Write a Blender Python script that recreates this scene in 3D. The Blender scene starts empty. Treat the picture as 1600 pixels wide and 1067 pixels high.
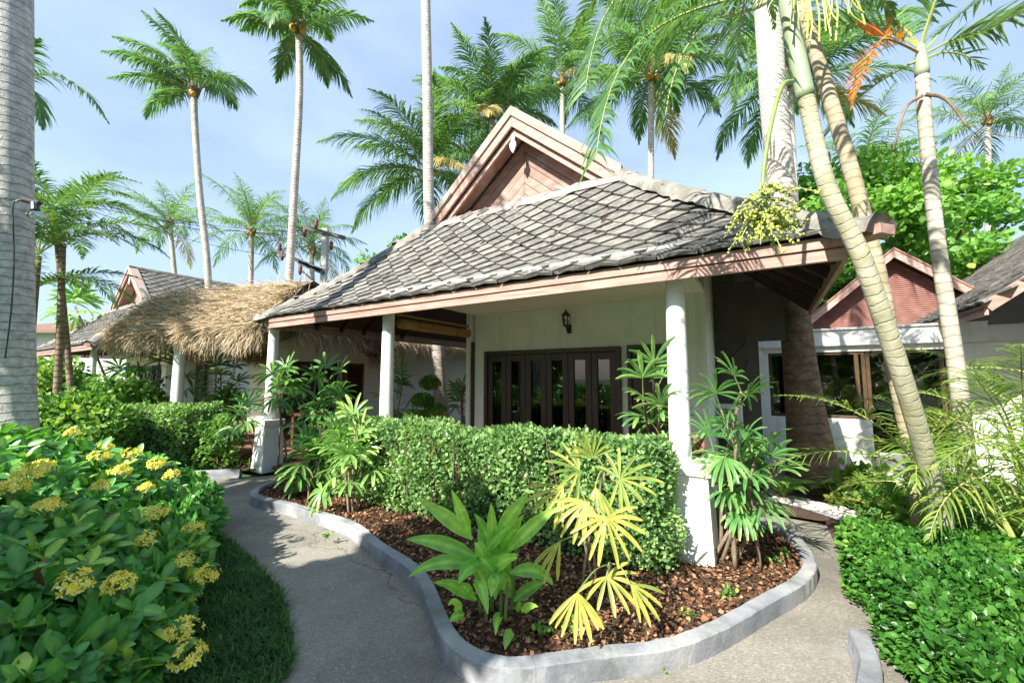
import bpy, math, random
import numpy as np
from mathutils import Vector, Matrix
R_ = math.radians
sc = bpy.context.scene
# ---------------------------------------------------------------- camera, sky, sun, exposure
F, HZ, EYE = 640.0, 590.0, 1.65
PITCH = math.atan((HZ - 533.5) / F)
cam = bpy.data.cameras.new('camera'); co = bpy.data.objects.new('camera', cam); sc.collection.objects.link(co)
cam.sensor_width = 36; cam.lens = F / 1600 * 36; cam.clip_start = 0.05; cam.clip_end = 3000
co.location = (0, 0, EYE); co.rotation_euler = (math.pi / 2 + PITCH, 0, 0); sc.camera = co
SUN_AZ = math.atan2(-0.74, -0.67)       # direction towards the sun, math angle from +x
SUN_EL = R_(39)
w = bpy.data.worlds.new('World'); sc.world = w; w.use_nodes = True
nt = w.node_tree; bg = nt.nodes['Background']; bg.inputs[1].default_value = 0.078
sky = nt.nodes.new('ShaderNodeTexSky'); sky.sky_type = 'NISHITA'; sky.sun_disc = False
sky.sun_elevation = SUN_EL; sky.sun_rotation = math.pi / 2 - SUN_AZ
sky.air_density = 1.1; sky.dust_density = 1.2; sky.ozone_density = 1.6; sky.altitude = 0
# thin procedural cloud veil in the sky
tc = nt.nodes.new('ShaderNodeTexCoord'); mp = nt.nodes.new('ShaderNodeMapping'); mp.inputs['Scale'].default_value = (1.0, 1.0, 2.6)
nz = nt.nodes.new('ShaderNodeTexNoise'); nz.inputs['Scale'].default_value = 1.6; nz.inputs['Detail'].default_value = 6; nz.inputs['Roughness'].default_value = 0.55
rp = nt.nodes.new('ShaderNodeValToRGB'); rp.color_ramp.elements[0].position = 0.38; rp.color_ramp.elements[0].color = (0.38, 0.38, 0.38, 1)
rp.color_ramp.elements[1].position = 0.74; rp.color_ramp.elements[1].color = (0.80, 0.80, 0.80, 1)
mx = nt.nodes.new('ShaderNodeMix'); mx.data_type = 'RGBA'
mx.inputs[7].default_value = (4.4, 5.7, 7.9, 1)
nt.links.new(tc.outputs['Generated'], mp.inputs[0]); nt.links.new(mp.outputs[0], nz.inputs['Vector'])
nt.links.new(nz.outputs[0], rp.inputs[0]); nt.links.new(rp.outputs[0], mx.inputs[0])
nt.links.new(sky.outputs[0], mx.inputs[6]); nt.links.new(mx.outputs[2], bg.inputs[0])
sl = bpy.data.lights.new('sun', 'SUN'); sl.energy = 5.0; sl.angle = R_(0.5); sl.color = (1.0, 0.93, 0.80)
so = bpy.data.objects.new('sun', sl); sc.collection.objects.link(so)
sd = Vector((math.cos(SUN_AZ) * math.cos(SUN_EL), math.sin(SUN_AZ) * math.cos(SUN_EL), math.sin(SUN_EL)))
so.rotation_euler = sd.to_track_quat('Z', 'Y').to_euler(); so.location = sd * 40
sc.view_settings.view_transform = 'Standard'; sc.view_settings.look = 'None'; sc.view_settings.gamma = 1
sc.view_settings.exposure = 1.30
sc.cycles.max_bounces = 8; sc.cycles.transparent_max_bounces = 8; sc.cycles.use_denoising = True

# ---------------------------------------------------------------- measuring helpers (metres from the survey of the photo)
cP, sP = math.cos(PITCH), math.sin(PITCH)
def ray(px, py):
    a = (px - 800) / F; b = (533.5 - py) / F
    return np.array((a, cP - b * sP, sP + b * cP))
def at(px, py, Y):
    d = ray(px, py); k = Y / d[1]; return np.array((d[0] * k, Y, EYE + d[2] * k))
def gnd(px, py, z=0.0):
    d = ray(px, py); k = (z - EYE) / d[2]; return np.array((d[0] * k, d[1] * k, z))
_n = math.hypot(1015 / F, cP)
EX = np.array((1015 / F / _n, -cP / _n, 0)); EY = np.array((-EX[1], EX[0], 0)); EZ = np.array((0, 0, 1.0))
ORG = gnd(1092, 880, .08); ORG[2] = 0
ANG = math.atan2(EX[1], EX[0])
def L(lx, ly, z=0): return ORG + lx * EX + ly * EY + z * EZ
def onv(px, py, v):
    d = ray(px, py); k = (v + ORG @ EY) / (d @ EY); p = np.array((0, 0, EYE)) + d * k
    q = p - ORG; return np.array((q @ EX, v, p[2]))
def onu(px, py, u):
    d = ray(px, py); k = (u + ORG @ EX) / (d @ EX); p = np.array((0, 0, EYE)) + d * k
    q = p - ORG; return np.array((u, q @ EY, p[2]))
rng = np.random.default_rng(7)
def RS(s):
    global rng; rng = np.random.default_rng(s); random.seed(s)
def nrm(v):
    v = np.asarray(v, float); return v / (np.linalg.norm(v, axis=-1, keepdims=True) + 1e-12)

# ---------------------------------------------------------------- mesh collector
class G:
    def __init__(s): s.V = []; s.n = 0; s.Fs = []; s.r = []
    def add(s, V, Fc, m=0, r=None):
        V = np.asarray(V, float).reshape(-1, 3); Fc = np.asarray(Fc, int)
        s.V.append(V); s.Fs.append((Fc + s.n, m)); s.n += len(V)
        s.r.append(np.zeros(len(V)) + (0.5 if r is None else r)); return s
    def box(s, x0, x1, y0, y1, z0, z1, m=0, r=None):
        V = [(x, y, z) for x in (x0, x1) for y in (y0, y1) for z in (z0, z1)]
        return s.add(V, [(0, 1, 3, 2), (4, 6, 7, 5), (0, 4, 5, 1), (2, 3, 7, 6), (0, 2, 6, 4), (1, 5, 7, 3)], m, r)
    def beam(s, p0, p1, w, h, m=0, up=(0, 0, 1), r=None):
        p0 = np.array(p0, float); p1 = np.array(p1, float); t = nrm(p1 - p0); u = np.array(up, float)
        sd_ = nrm(np.cross(t, u)); u = np.cross(sd_, t)
        V = [p + sd_ * a * w / 2 + u * b * h / 2 for p in (p0, p1) for a in (-1, 1) for b in (-1, 1)]
        return s.add(V, [(0, 1, 3, 2), (4, 6, 7, 5), (0, 4, 5, 1), (2, 3, 7, 6), (0, 2, 6, 4), (1, 5, 7, 3)], m, r)
    def tube(s, pts, rad, n=8, m=0, caps=True, ring=True):
        pts = np.asarray(pts, float); k = len(pts); rad = np.broadcast_to(np.asarray(rad, float), (k,))
        T = nrm(np.gradient(pts, axis=0)); ref = np.array((1.0, 0, 0)) if abs(T[0][0]) < .8 else np.array((0, 1.0, 0))
        A = nrm(np.cross(T, ref)); B = np.cross(T, A)
        th = np.linspace(0, 2 * np.pi, n, endpoint=False)
        V = pts[:, None] + rad[:, None, None] * (np.cos(th)[None, :, None] * A[:, None] + np.sin(th)[None, :, None] * B[:, None])
        arc = np.concatenate([[0], np.cumsum(np.linalg.norm(np.diff(pts, axis=0), axis=1))])
        i = np.arange(k - 1)[:, None] * n; j = np.arange(n)[None]
        Fq = np.stack([i + j, i + (j + 1) % n, i + n + (j + 1) % n, i + n + j], -1).reshape(-1, 4)
        base = s.n
        s.add(V.reshape(-1, 3), Fq, m, np.repeat(arc, n) if ring else None)
        if caps:
            s.Fs.append((np.array([np.arange(n)[::-1]]) + base, m)); s.Fs.append((np.array([np.arange(n)]) + base + (k - 1) * n, m))
        return s
    def sweep(s, pts, prof, m=0, closed=False, jit=0, capends=True):
        """profile (side, up) carried along a path, up stays vertical"""
        pts = np.asarray(pts, float); prof = np.asarray(prof, float); k, n = len(pts), len(prof)
        if closed:
            T = nrm(np.roll(pts, -1, 0) - np.roll(pts, 1, 0))
        else: T = nrm(np.gradient(pts, axis=0))
        S = nrm(np.cross(T, (0, 0, 1.0))); N = np.cross(S, T)
        V = pts[:, None] + prof[None, :, 0, None] * S[:, None] + prof[None, :, 1, None] * N[:, None]
        if jit: V = V + rng.normal(0, jit, V.shape)
        i = np.arange(k - 1)[:, None] * n; j = np.arange(n - 1)[None]
        Fq = np.stack([i + j, i + j + 1, i + n + j + 1, i + n + j], -1).reshape(-1, 4)
        arc = np.concatenate([[0], np.cumsum(np.linalg.norm(np.diff(pts, axis=0), axis=1))]); s.add(V.reshape(-1, 3), Fq, m, np.repeat(arc, n))
        if capends:
            b = s.n - k * n
            s.Fs.append((np.array([np.arange(n)]) + b, m)); s.Fs.append((np.array([np.arange(n)[::-1]]) + b + (k - 1) * n, m))
        return s
    def inst(s, T, Fc, P, M, S, m=0, r=None, rt=None):
        T = np.asarray(T, float); Fc = np.asarray(Fc, int); n, k = len(P), len(T)
        if n == 0: return s
        S = np.broadcast_to(np.asarray(S, float).reshape(-1, 1, 1) if np.ndim(S) < 2 else np.asarray(S)[:, None, :], (n, 1, 1) if np.ndim(S) < 2 else (n, 1, 3))
        V = np.einsum('nij,nkj->nki', M, T[None] * S) + np.asarray(P)[:, None]
        FF = (Fc[None] + (np.arange(n) * k)[:, None, None]).reshape(-1, Fc.shape[1])
        return s.add(V.reshape(-1, 3), FF, m, None if r is None else np.clip(np.repeat(r, k) + (0 if rt is None else np.tile(rt, n)), 0, 1))
    def build(s, name, mats, parent=None, smooth=False, local=False, label=None, bevel=0):
        V = np.concatenate(s.V); 
        if parent is not None and not local: V = V - ORI[parent.name]
        me = bpy.data.meshes.new(name)
        lt = np.concatenate([np.full(len(f), f.shape[1]) for f, m in s.Fs]); li = np.concatenate([f.ravel() for f, m in s.Fs])
        mi = np.concatenate([np.full(len(f), m) for f, m in s.Fs])
        me.vertices.add(len(V)); me.vertices.foreach_set('co', V.astype(np.float32).ravel())
        me.loops.add(len(li)); me.loops.foreach_set('vertex_index', li.astype(np.int32))
        me.polygons.add(len(lt)); ls = np.concatenate([[0], np.cumsum(lt)[:-1]])
        me.polygons.foreach_set('loop_start', ls.astype(np.int32)); me.polygons.foreach_set('loop_total', lt.astype(np.int32))
        me.polygons.foreach_set('material_index', mi.astype(np.int32))
        me.polygons.foreach_set('use_smooth', np.full(len(lt), smooth))
        a = me.attributes.new('rnd', 'FLOAT', 'POINT'); a.data.foreach_set('value', np.concatenate(s.r).astype(np.float32))
        for m in (mats if isinstance(mats, (list, tuple)) else [mats]): me.materials.append(m)
        me.update(calc_edges=True); me.validate()
        o = bpy.data.objects.new(name, me); sc.collection.objects.link(o)
        if parent is not None: o.parent = parent; ORI[o.name] = ORI[parent.name]
        else: ORI[o.name] = np.zeros(3)
        if label: o['label'] = label
        if bevel:
            b = o.modifiers.new('bevel', 'BEVEL'); b.width = bevel; b.segments = 2; b.limit_method = 'ANGLE'
        return o
ORI = {}
def thing(name, label, cat, loc=(0, 0, 0), group=None, rotz=0):
    o = bpy.data.objects.new(name, None); sc.collection.objects.link(o); o.empty_display_size = .1
    o.location = loc; o.rotation_euler = (0, 0, rotz); o['label'] = label; o['category'] = cat
    if group: o['group'] = group
    ORI[o.name] = np.array(loc, float); return o
def tag(o, label, cat, group=None, kind=None):
    o['label'] = label; o['category'] = cat
    if group: o['group'] = group
    if kind: o['kind'] = kind
    return o
def struct(o, kind='structure'): o['kind'] = kind; return o
def house_thing(name, label, cat, lx=0, ly=0, z=0, group=None):
    p = L(lx, ly, z); return thing(name, label, cat, tuple(p), group, ANG)
def catmull(p, n=8):
    p = np.asarray(p, float); q = np.vstack([2 * p[0] - p[1], p, 2 * p[-1] - p[-2]]); out = []
    for i in range(1, len(q) - 2):
        for t in np.linspace(0, 1, n, endpoint=False):
            a, b, c, d = q[i - 1], q[i], q[i + 1], q[i + 2]
            out.append(.5 * ((2 * b) + (c - a) * t + (2 * a - 5 * b + 4 * c - d) * t * t + (3 * b - a - 3 * c + d) * t ** 3))
    out.append(q[-2]); return np.array(out)
def inside(P, poly):
    x, y = P[:, 0], P[:, 1]; c = np.zeros(len(P), bool); n = len(poly)
    for i in range(n):
        x0, y0 = poly[i][:2]; x1, y1 = poly[i - 1][:2]
        k = ((y0 > y) != (y1 > y)) & (x < (x1 - x0) * (y - y0) / (y1 - y0 + 1e-12) + x0); c ^= k
    return c
def in_poly(n, poly):
    poly = np.asarray(poly); lo, hi = poly[:, :2].min(0), poly[:, :2].max(0); out = []
    tot = 0
    while tot < n:
        P = rng.uniform(lo, hi, (n * 2, 2)); P = P[inside(P, poly)]; out.append(P); tot += len(P)
    return np.concatenate(out)[:n]
def wob(P, f, s=0):
    """cheap smooth noise in about -1..1"""
    P = np.asarray(P); k = np.random.default_rng(s).normal(0, 1, (6, P.shape[1])) * f; ph = np.random.default_rng(s + 1).uniform(0, 6.28, 6)
    return np.sin(P @ k.T + ph).sum(1) / 3.4
def frames(d, up):
    """matrices whose y axis is d and whose z axis is near up"""
    d = nrm(d); x = nrm(np.cross(d, up)); z = np.cross(x, d); return np.stack([x, d, z], -1)
def rdir(n): return nrm(rng.normal(0, 1, (n, 3)))

# ---------------------------------------------------------------- materials
def new_mat(name):
    m = bpy.data.materials.new(name); m.use_nodes = True; n = m.node_tree; return m, n, n.nodes['Principled BSDF'], n.nodes['Material Output']
def ramp(n, cols, pos=None):
    r = n.nodes.new('ShaderNodeValToRGB'); e = r.color_ramp.elements
    pos = pos or [i / (len(cols) - 1) for i in range(len(cols))]
    while len(e) < len(cols): e.new(0.5)
    for i, (c, p) in enumerate(zip(cols, pos)): e[i].position = p; e[i].color = (*c, 1)
    return r
def noise(n, scale, detail=4, rough=.6, stretch=None, coord='Object'):
    t = n.nodes.new('ShaderNodeTexCoord'); z = n.nodes.new('ShaderNodeTexNoise')
    z.inputs['Scale'].default_value = scale; z.inputs['Detail'].default_value = detail; z.inputs['Roughness'].default_value = rough
    if stretch:
        mpn = n.nodes.new('ShaderNodeMapping'); mpn.inputs['Scale'].default_value = stretch
        n.links.new(t.outputs[coord], mpn.inputs[0]); n.links.new(mpn.outputs[0], z.inputs['Vector'])
    else: n.links.new(t.outputs[coord], z.inputs['Vector'])
    return z
def bump(n, b, src, strength, dist=.01):
    k = n.nodes.new('ShaderNodeBump'); k.inputs['Strength'].default_value = strength; k.inputs['Distance'].default_value = dist
    n.links.new(src, k.inputs['Height']); n.links.new(k.outputs[0], b.inputs['Normal']); return k
def mixc(n, a, b, fac, mode='MIX'):
    m = n.nodes.new('ShaderNodeMix'); m.data_type = 'RGBA'; m.blend_type = mode
    for sock, v in ((0, fac), (6, a), (7, b)):
        if isinstance(v, (int, float)): m.inputs[sock].default_value = v
        elif isinstance(v, tuple): m.inputs[sock].default_value = (*v, 1)
        else: n.links.new(v, m.inputs[sock])
    return m.outputs[2]
def pmat(name, cols, scale=6, rough=.7, bmp=.2, bscale=None, stretch=None, spec=.5, detail=5, stain=None, attr=False, bd=.01, pos=None):
    m, n, b, o = new_mat(name); z = noise(n, scale, detail, .62, stretch); r = ramp(n, cols, pos or ([.3, .7] if len(cols) == 2 else None))
    n.links.new(z.outputs[0], r.inputs[0]); c = r.outputs[0]
    if attr:
        a = n.nodes.new('ShaderNodeAttribute'); a.attribute_name = 'rnd'
        ra = ramp(n, [(.52, .52, .55), (1, 1, 1), (1.5, 1.48, 1.42)]); n.links.new(a.outputs['Fac'], ra.inputs[0])
        c = mixc(n, c, ra.outputs[0], 1.0, 'MULTIPLY')
    if name in ('painted_render', 'white_paint'):
        zs_ = noise(n, 2.2, 5, .6, (3.5, 3.5, .35)); rs_ = ramp(n, [(1, 1, 1), (.80, .81, .78)], [.52, .80]); n.links.new(zs_.outputs[0], rs_.inputs[0]); c = mixc(n, c, rs_.outputs[0], 1.0, 'MULTIPLY')
    if stain:
        z3 = noise(n, stain[1], 5, .65); r3 = ramp(n, [(0, 0, 0), (1, 1, 1)], [stain[2], stain[3]]); n.links.new(z3.outputs[0], r3.inputs[0])
        c = mixc(n, c, stain[0], r3.outputs[0])
    n.links.new(c, b.inputs['Base Color'])
    b.inputs['Roughness'].default_value = rough; b.inputs['Specular IOR Level'].default_value = spec
    if bmp:
        z2 = noise(n, bscale or scale * 6, 6, .65, stretch); bump(n, b, z2.outputs[0], bmp, bd)
    return m
def leaf_mat(name, cols, rough=.42, trans=.35, spec=.45, gain=1.0, tcol=1.6):
    cols = [tuple(min(.9, v * gain) for v in c_) for c_ in cols]
    m, n, b, o = new_mat(name); a = n.nodes.new('ShaderNodeAttribute'); a.attribute_name = 'rnd'
    r = ramp(n, cols); n.links.new(a.outputs['Fac'], r.inputs[0]); c = r.outputs[0]
    z = noise(n, 14, 3, .5); rz = ramp(n, [(.72, .75, .72), (1.22, 1.2, 1.1)], [.3, .7]); n.links.new(z.outputs[0], rz.inputs[0])
    c = mixc(n, c, rz.outputs[0], 1.0, 'MULTIPLY')
    n.links.new(c, b.inputs['Base Color']); b.inputs['Roughness'].default_value = rough; b.inputs['Specular IOR Level'].default_value = spec
    t = n.nodes.new('ShaderNodeBsdfTranslucent'); tc_ = mixc(n, c, (1.05 * tcol, 1.1 * tcol, .52 * tcol), 1.0, 'MULTIPLY'); n.links.new(tc_, t.inputs[0])
    mixs = n.nodes.new('ShaderNodeMixShader'); mixs.inputs[0].default_value = trans
    n.links.new(b.outputs[0], mixs.inputs[1]); n.links.new(t.outputs[0], mixs.inputs[2]); n.links.new(mixs.outputs[0], o.inputs[0])
    return m
def trunk_mat(name, cols, ringcol, spacing=.09, width=.12, scale=9, rough=.85, amt=.8, irr=.05, patch=None, bs=.6):
    """bark with leaf-scar rings; the 'rnd' attribute of a trunk holds metres along it"""
    m, n, b, o = new_mat(name); a = n.nodes.new('ShaderNodeAttribute'); a.attribute_name = 'rnd'
    z = noise(n, scale, 6, .65); r = ramp(n, cols, [.25, .5, .75] if len(cols) == 3 else None); n.links.new(z.outputs[0], r.inputs[0]); c = r.outputs[0]
    if patch:
        zp = noise(n, patch[1], 4, .6); rpp = ramp(n, [(0, 0, 0), (1, 1, 1)], [patch[2], patch[2] + .1]); n.links.new(zp.outputs[0], rpp.inputs[0]); c = mixc(n, c, patch[0], rpp.outputs[0])
    zw = noise(n, 7, 3, .5); mw = n.nodes.new('ShaderNodeMath'); mw.operation = 'MULTIPLY_ADD'; mw.inputs[1].default_value = irr * 2
    n.links.new(zw.outputs[0], mw.inputs[0]); n.links.new(a.outputs['Fac'], mw.inputs[2])
    md = n.nodes.new('ShaderNodeMath'); md.operation = 'MODULO'; md.inputs[1].default_value = spacing; n.links.new(mw.outputs[0], md.inputs[0])
    dv = n.nodes.new('ShaderNodeMath'); dv.operation = 'DIVIDE'; dv.inputs[1].default_value = spacing; n.links.new(md.outputs[0], dv.inputs[0])
    rr = ramp(n, [(1, 1, 1), (1, 1, 1), (0, 0, 0), (0, 0, 0)], [0, width, width + .1, 1]); n.links.new(dv.outputs[0], rr.inputs[0])
    fac = n.nodes.new('ShaderNodeMath'); fac.operation = 'MULTIPLY'; fac.inputs[1].default_value = amt; n.links.new(rr.outputs[0], fac.inputs[0])
    c = mixc(n, c, ringcol, fac.outputs[0]); n.links.new(c, b.inputs['Base Color']); b.inputs['Roughness'].default_value = rough; b.inputs['Specular IOR Level'].default_value = .25
    zb = noise(n, scale * 5, 6, .7, (1, 1, .35)); ad = n.nodes.new('ShaderNodeMath'); ad.operation = 'MULTIPLY_ADD'; ad.inputs[1].default_value = -.8
    n.links.new(rr.outputs[0], ad.inputs[0]); n.links.new(zb.outputs[0], ad.inputs[2]); bump(n, b, ad.outputs[0], bs, .015)
    return m
M = {}
M['wall'] = pmat('painted_render', [(.77, .78, .75), (.85, .855, .83)], 2.2, .85, .12, 60, stain=((.58, .59, .55), 1.1, .56, .82))
M['white'] = pmat('white_paint', [(.74, .76, .77), (.82, .83, .83)], 3, .7, .1, 40, stain=((.56, .57, .56), 2.5, .58, .85))
M['ceil'] = pmat('ceiling_paint', [(.75, .75, .70), (.80, .80, .75)], 2, .85, .05)
M['cement'] = pmat('ridge_cement', [(.12, .115, .105), (.34, .325, .295)], 5.5, .9, .7, 30, stain=((.10, .10, .09), 2.2, .50, .68), bd=.02)
M['cappink'] = pmat('gable_cement', [(.30, .225, .195), (.46, .37, .33)], 3, .9, .5, 26, stain=((.30, .24, .20), 3, .55, .75))
M['tile'] = pmat('cement_roof_tile', [(.092, .090, .086), (.215, .209, .196)], 9, .8, .6, 60, attr=True, stain=((.32, .305, .275), 11, .54, .70), bd=.008)
M['fascia'] = pmat('weathered_red_wood', [(.29, .155, .125), (.47, .315, .275)], 4, .62, .25, 30, stretch=(.5, 6, 6), stain=((.30, .13, .10), 2.0, .55, .8))
M['gablewood'] = pmat('gable_planks', [(.21, .11, .085), (.35, .215, .18)], 5, .6, .25, 24, stretch=(1, 6, 3), attr=True, stain=((.50, .40, .37), 2.5, .52, .78))
M['darkwood'] = pmat('dark_brown_wood', [(.030, .016, .012), (.060, .030, .022)], 8, .45, .2, 40, stretch=(5, 5, .6))
M['redwood'] = pmat('red_brown_wood', [(.10, .035, .022), (.17, .065, .04)], 8, .5, .2, 40, stretch=(5, 5, .8))
M['redboard'] = pmat('red_gable_boards', [(.21, .090, .072), (.33, .170, .145)], 6, .6, .2, 40)
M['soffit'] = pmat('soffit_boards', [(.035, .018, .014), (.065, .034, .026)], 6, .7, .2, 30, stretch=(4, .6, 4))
M['bronze'] = pmat('bronze_frame', [(.055, .034, .018), (.10, .064, .034)], 10, .35, .05)
M['black'] = pmat('black_metal', [(.012, .012, .013), (.03, .03, .03)], 20, .45, .1)
M['grey'] = pmat('grey_metal', [(.30, .30, .30), (.45, .45, .44)], 8, .6, .1)
M['bamboo'] = pmat('bamboo_slats', [(.22, .12, .04), (.42, .26, .10)], 3, .6, .5, 60, stretch=(1, 1, 14))
M['thatch'] = pmat('thatch_base', [(.20, .155, .125), (.42, .345, .28)], 9, .95, .9, 50, stretch=(1, 1, .4), bd=.03)
M['straw'] = leaf_mat('straw', [(.16, .12, .095), (.40, .31, .235), (.60, .49, .39), (.78, .68, .57)], .85, .12, .1)
M['soil'] = pmat('dark_soil', [(.035, .022, .014), (.11, .066, .04)], 5, .95, .9, 60, bd=.02)
M['chip'] = leaf_mat('bark_chips', [(.045, .022, .014), (.13, .062, .038), (.26, .13, .08), (.42, .28, .18)], .85, .0, .15)
M['kerb'] = pmat('kerb_cement', [(.16, .175, .205), (.29, .305, .335)], 4, .85, .5, 40, stain=((.43, .43, .42), 1.4, .50, .72), bd=.01)
def joints(m):
    n = m.node_tree; b = n.nodes['Principled BSDF']; src = b.inputs['Base Color'].links[0].from_socket; a = n.nodes.new('ShaderNodeAttribute'); a.attribute_name = 'rnd'
    md = n.nodes.new('ShaderNodeMath'); md.operation = 'MODULO'; md.inputs[1].default_value = 1.15; n.links.new(a.outputs['Fac'], md.inputs[0])
    r = ramp(n, [(.78, .78, .78), (1, 1, 1)], [.004, .010]); n.links.new(md.outputs[0], r.inputs[0]); c = mixc(n, src, r.outputs[0], 1.0, 'MULTIPLY')
    z = noise(n, 1.6, 6, .7); r2 = ramp(n, [(.62, .64, .60), (1, 1, 1)], [.36, .5]); n.links.new(z.outputs[0], r2.inputs[0]); c = mixc(n, c, r2.outputs[0], 1.0, 'MULTIPLY'); n.links.new(c, b.inputs['Base Color'])
joints(M['kerb'])
M['lawn'] = pmat('lawn_soil', [(.025, .055, .016), (.06, .12, .03)], 8, .95, .8, 50)
M['grass'] = leaf_mat('grass_blades', [(.020, .062, .022), (.042, .12, .034), (.075, .17, .045), (.16, .22, .07)], .5, .3, .3, gain=1.15)
M['pebble'] = pmat('white_pebbles', [(.55, .52, .46), (.78, .75, .70)], 6, .6, .1, attr=True)
M['deck'] = pmat('wood_deck', [(.16, .08, .05), (.28, .16, .11)], 5, .6, .3, 20, stretch=(1, 8, 8))
M['terra'] = pmat('carved_red_wood', [(.20, .07, .045), (.32, .12, .075)], 10, .5, .4, 30)
M['step'] = pmat('cement_steps', [(.42, .42, .41), (.58, .58, .56)], 4, .85, .3, 30)
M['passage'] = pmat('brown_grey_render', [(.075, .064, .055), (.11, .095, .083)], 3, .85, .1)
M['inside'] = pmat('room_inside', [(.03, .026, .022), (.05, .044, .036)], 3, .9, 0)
M['curtain'] = pmat('green_curtain', [(.30, .36, .26), (.42, .47, .36)], 3, .9, .5, 9, stretch=(7, 7, .1), bd=.03)
def aggregate():
    m, n, b, o = new_mat('exposed_aggregate')
    v = n.nodes.new('ShaderNodeTexVoronoi'); v.inputs['Scale'].default_value = 105; t = n.nodes.new('ShaderNodeTexCoord'); n.links.new(t.outputs['Object'], v.inputs['Vector'])
    s = n.nodes.new('ShaderNodeSeparateColor'); n.links.new(v.outputs['Color'], s.inputs[0])
    r = ramp(n, [(.25, .235, .21), (.31, .295, .265), (.345, .33, .30), (.46, .445, .41)], [0, .4, .88, 1]); n.links.new(s.outputs[0], r.inputs[0])
    z = noise(n, .9, 6, .62); r2 = ramp(n, [(.50, .50, .50), (.84, .825, .79)], [.36, .62]); n.links.new(z.outputs[0], r2.inputs[0])
    c = mixc(n, r.outputs[0], r2.outputs[0], 1.0, 'MULTIPLY')
    z3 = noise(n, 2.1, 5, .6); r3 = ramp(n, [(0, 0, 0), (.55, .55, .55)], [.56, .70]); n.links.new(z3.outputs[0], r3.inputs[0]); c = mixc(n, c, (.30, .295, .285), r3.outputs[0])
    v2 = n.nodes.new('ShaderNodeTexVoronoi'); v2.feature = 'DISTANCE_TO_EDGE'; v2.inputs['Scale'].default_value = .33
    zz = noise(n, 3, 4, .6); ad = n.nodes.new('ShaderNodeVectorMath'); ad.operation = 'MULTIPLY_ADD'; ad.inputs[1].default_value = (.5, .5, .5)
    n.links.new(zz.outputs['Color'], ad.inputs[0]); n.links.new(t.outputs['Object'], ad.inputs[2]); n.links.new(ad.outputs[0], v2.inputs['Vector'])
    r4 = ramp(n, [(1, 1, 1), (0, 0, 0)], [.0, .0018]); n.links.new(v2.outputs['Distance'], r4.inputs[0]); c = mixc(n, c, (.10, .095, .085), r4.outputs[0])
    n.links.new(c, b.inputs['Base Color']); b.inputs['Roughness'].default_value = .82; b.inputs['Specular IOR Level'].default_value = .3
    bump(n, b, v.outputs['Distance'], .5, .006); return m
M['path'] = aggregate()
def glass_mat(name, tint=(.75, .8, .78), refl=.12):
    m, n, b, o = new_mat(name); g = n.nodes.new('ShaderNodeBsdfGlossy'); g.inputs['Roughness'].default_value = .02; g.inputs['Color'].default_value = (.9, .95, .95, 1)
    t = n.nodes.new('ShaderNodeBsdfTransparent'); t.inputs[0].default_value = (*tint, 1); lw = n.nodes.new('ShaderNodeLayerWeight'); lw.inputs[0].default_value = .25
    r = ramp(n, [(refl,) * 3, (1, 1, 1)], [0, 1]); n.links.new(lw.outputs['Fresnel'], r.inputs[0])
    x = n.nodes.new('ShaderNodeMixShader'); n.links.new(r.outputs[0], x.inputs[0]); n.links.new(t.outputs[0], x.inputs[1]); n.links.new(g.outputs[0], x.inputs[2]); n.links.new(x.outputs[0], o.inputs[0]); return m
M['glass'] = glass_mat('window_glass', (.30, .33, .32), .055); M['lampglass'] = glass_mat('lamp_glass', (.95, .97, .95), .25)
M['coco_leaf'] = leaf_mat('coconut_leaflets', [(.032, .086, .050), (.062, .140, .062), (.115, .195, .070), (.25, .28, .11)], .38, .34, .5, gain=1.7)
M['coco_yel'] = leaf_mat('ageing_leaflets', [(.10, .16, .05), (.25, .27, .08), (.45, .36, .14), (.50, .42, .22)], .5, .34, .4)
M['manila_leaf'] = leaf_mat('manila_leaflets', [(.040, .105, .035), (.075, .17, .05), (.13, .23, .07), (.22, .30, .10)], .36, .27, .5, gain=1.25)
M['areca_leaf'] = leaf_mat('areca_leaflets', [(.055, .13, .025), (.12, .22, .04), (.24, .32, .07), (.46, .43, .11)], .38, .4, .5, gain=1.12)
M['orange_leaf'] = leaf_mat('dead_orange_leaflets', [(.45, .13, .03), (.62, .22, .04), (.72, .34, .08), (.50, .28, .14)], .6, .4, .3)
M['rhapis'] = leaf_mat('fan_leaflets', [(.022, .075, .032), (.05, .135, .045), (.10, .21, .06), (.24, .34, .10)], .36, .3, .5, gain=1.7)
M['rhapis_yel'] = leaf_mat('yellow_fan_leaflets', [(.17, .27, .06), (.34, .40, .09), (.54, .50, .12), (.66, .56, .20)], .42, .3, .4)
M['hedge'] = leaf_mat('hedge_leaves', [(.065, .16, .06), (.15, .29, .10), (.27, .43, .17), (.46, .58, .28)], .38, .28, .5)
M['dhedge'] = leaf_mat('glossy_hedge_leaves', [(.016, .066, .012), (.034, .122, .020), (.065, .18, .028), (.16, .30, .06)], .34, .22, .28, gain=1.2)
M['ixora'] = leaf_mat('broad_glossy_leaves', [(.020, .095, .026), (.045, .165, .038), (.10, .25, .05), (.32, .44, .09)], .32, .24, .45, gain=1.6)
M['ginger'] = leaf_mat('ginger_leaves', [(.06, .17, .035), (.12, .26, .05), (.22, .36, .07)], .36, .36, .45, gain=2.0)
M['broad'] = leaf_mat('tree_leaves', [(.035, .105, .028), (.075, .18, .040), (.14, .26, .055), (.24, .34, .08)], .45, .42, .4, gain=1.6)
M['shrub'] = leaf_mat('shrub_leaves', [(.030, .09, .025), (.075, .17, .040), (.16, .26, .06), (.30, .36, .10)], .42, .32, .4, gain=1.6)
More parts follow.
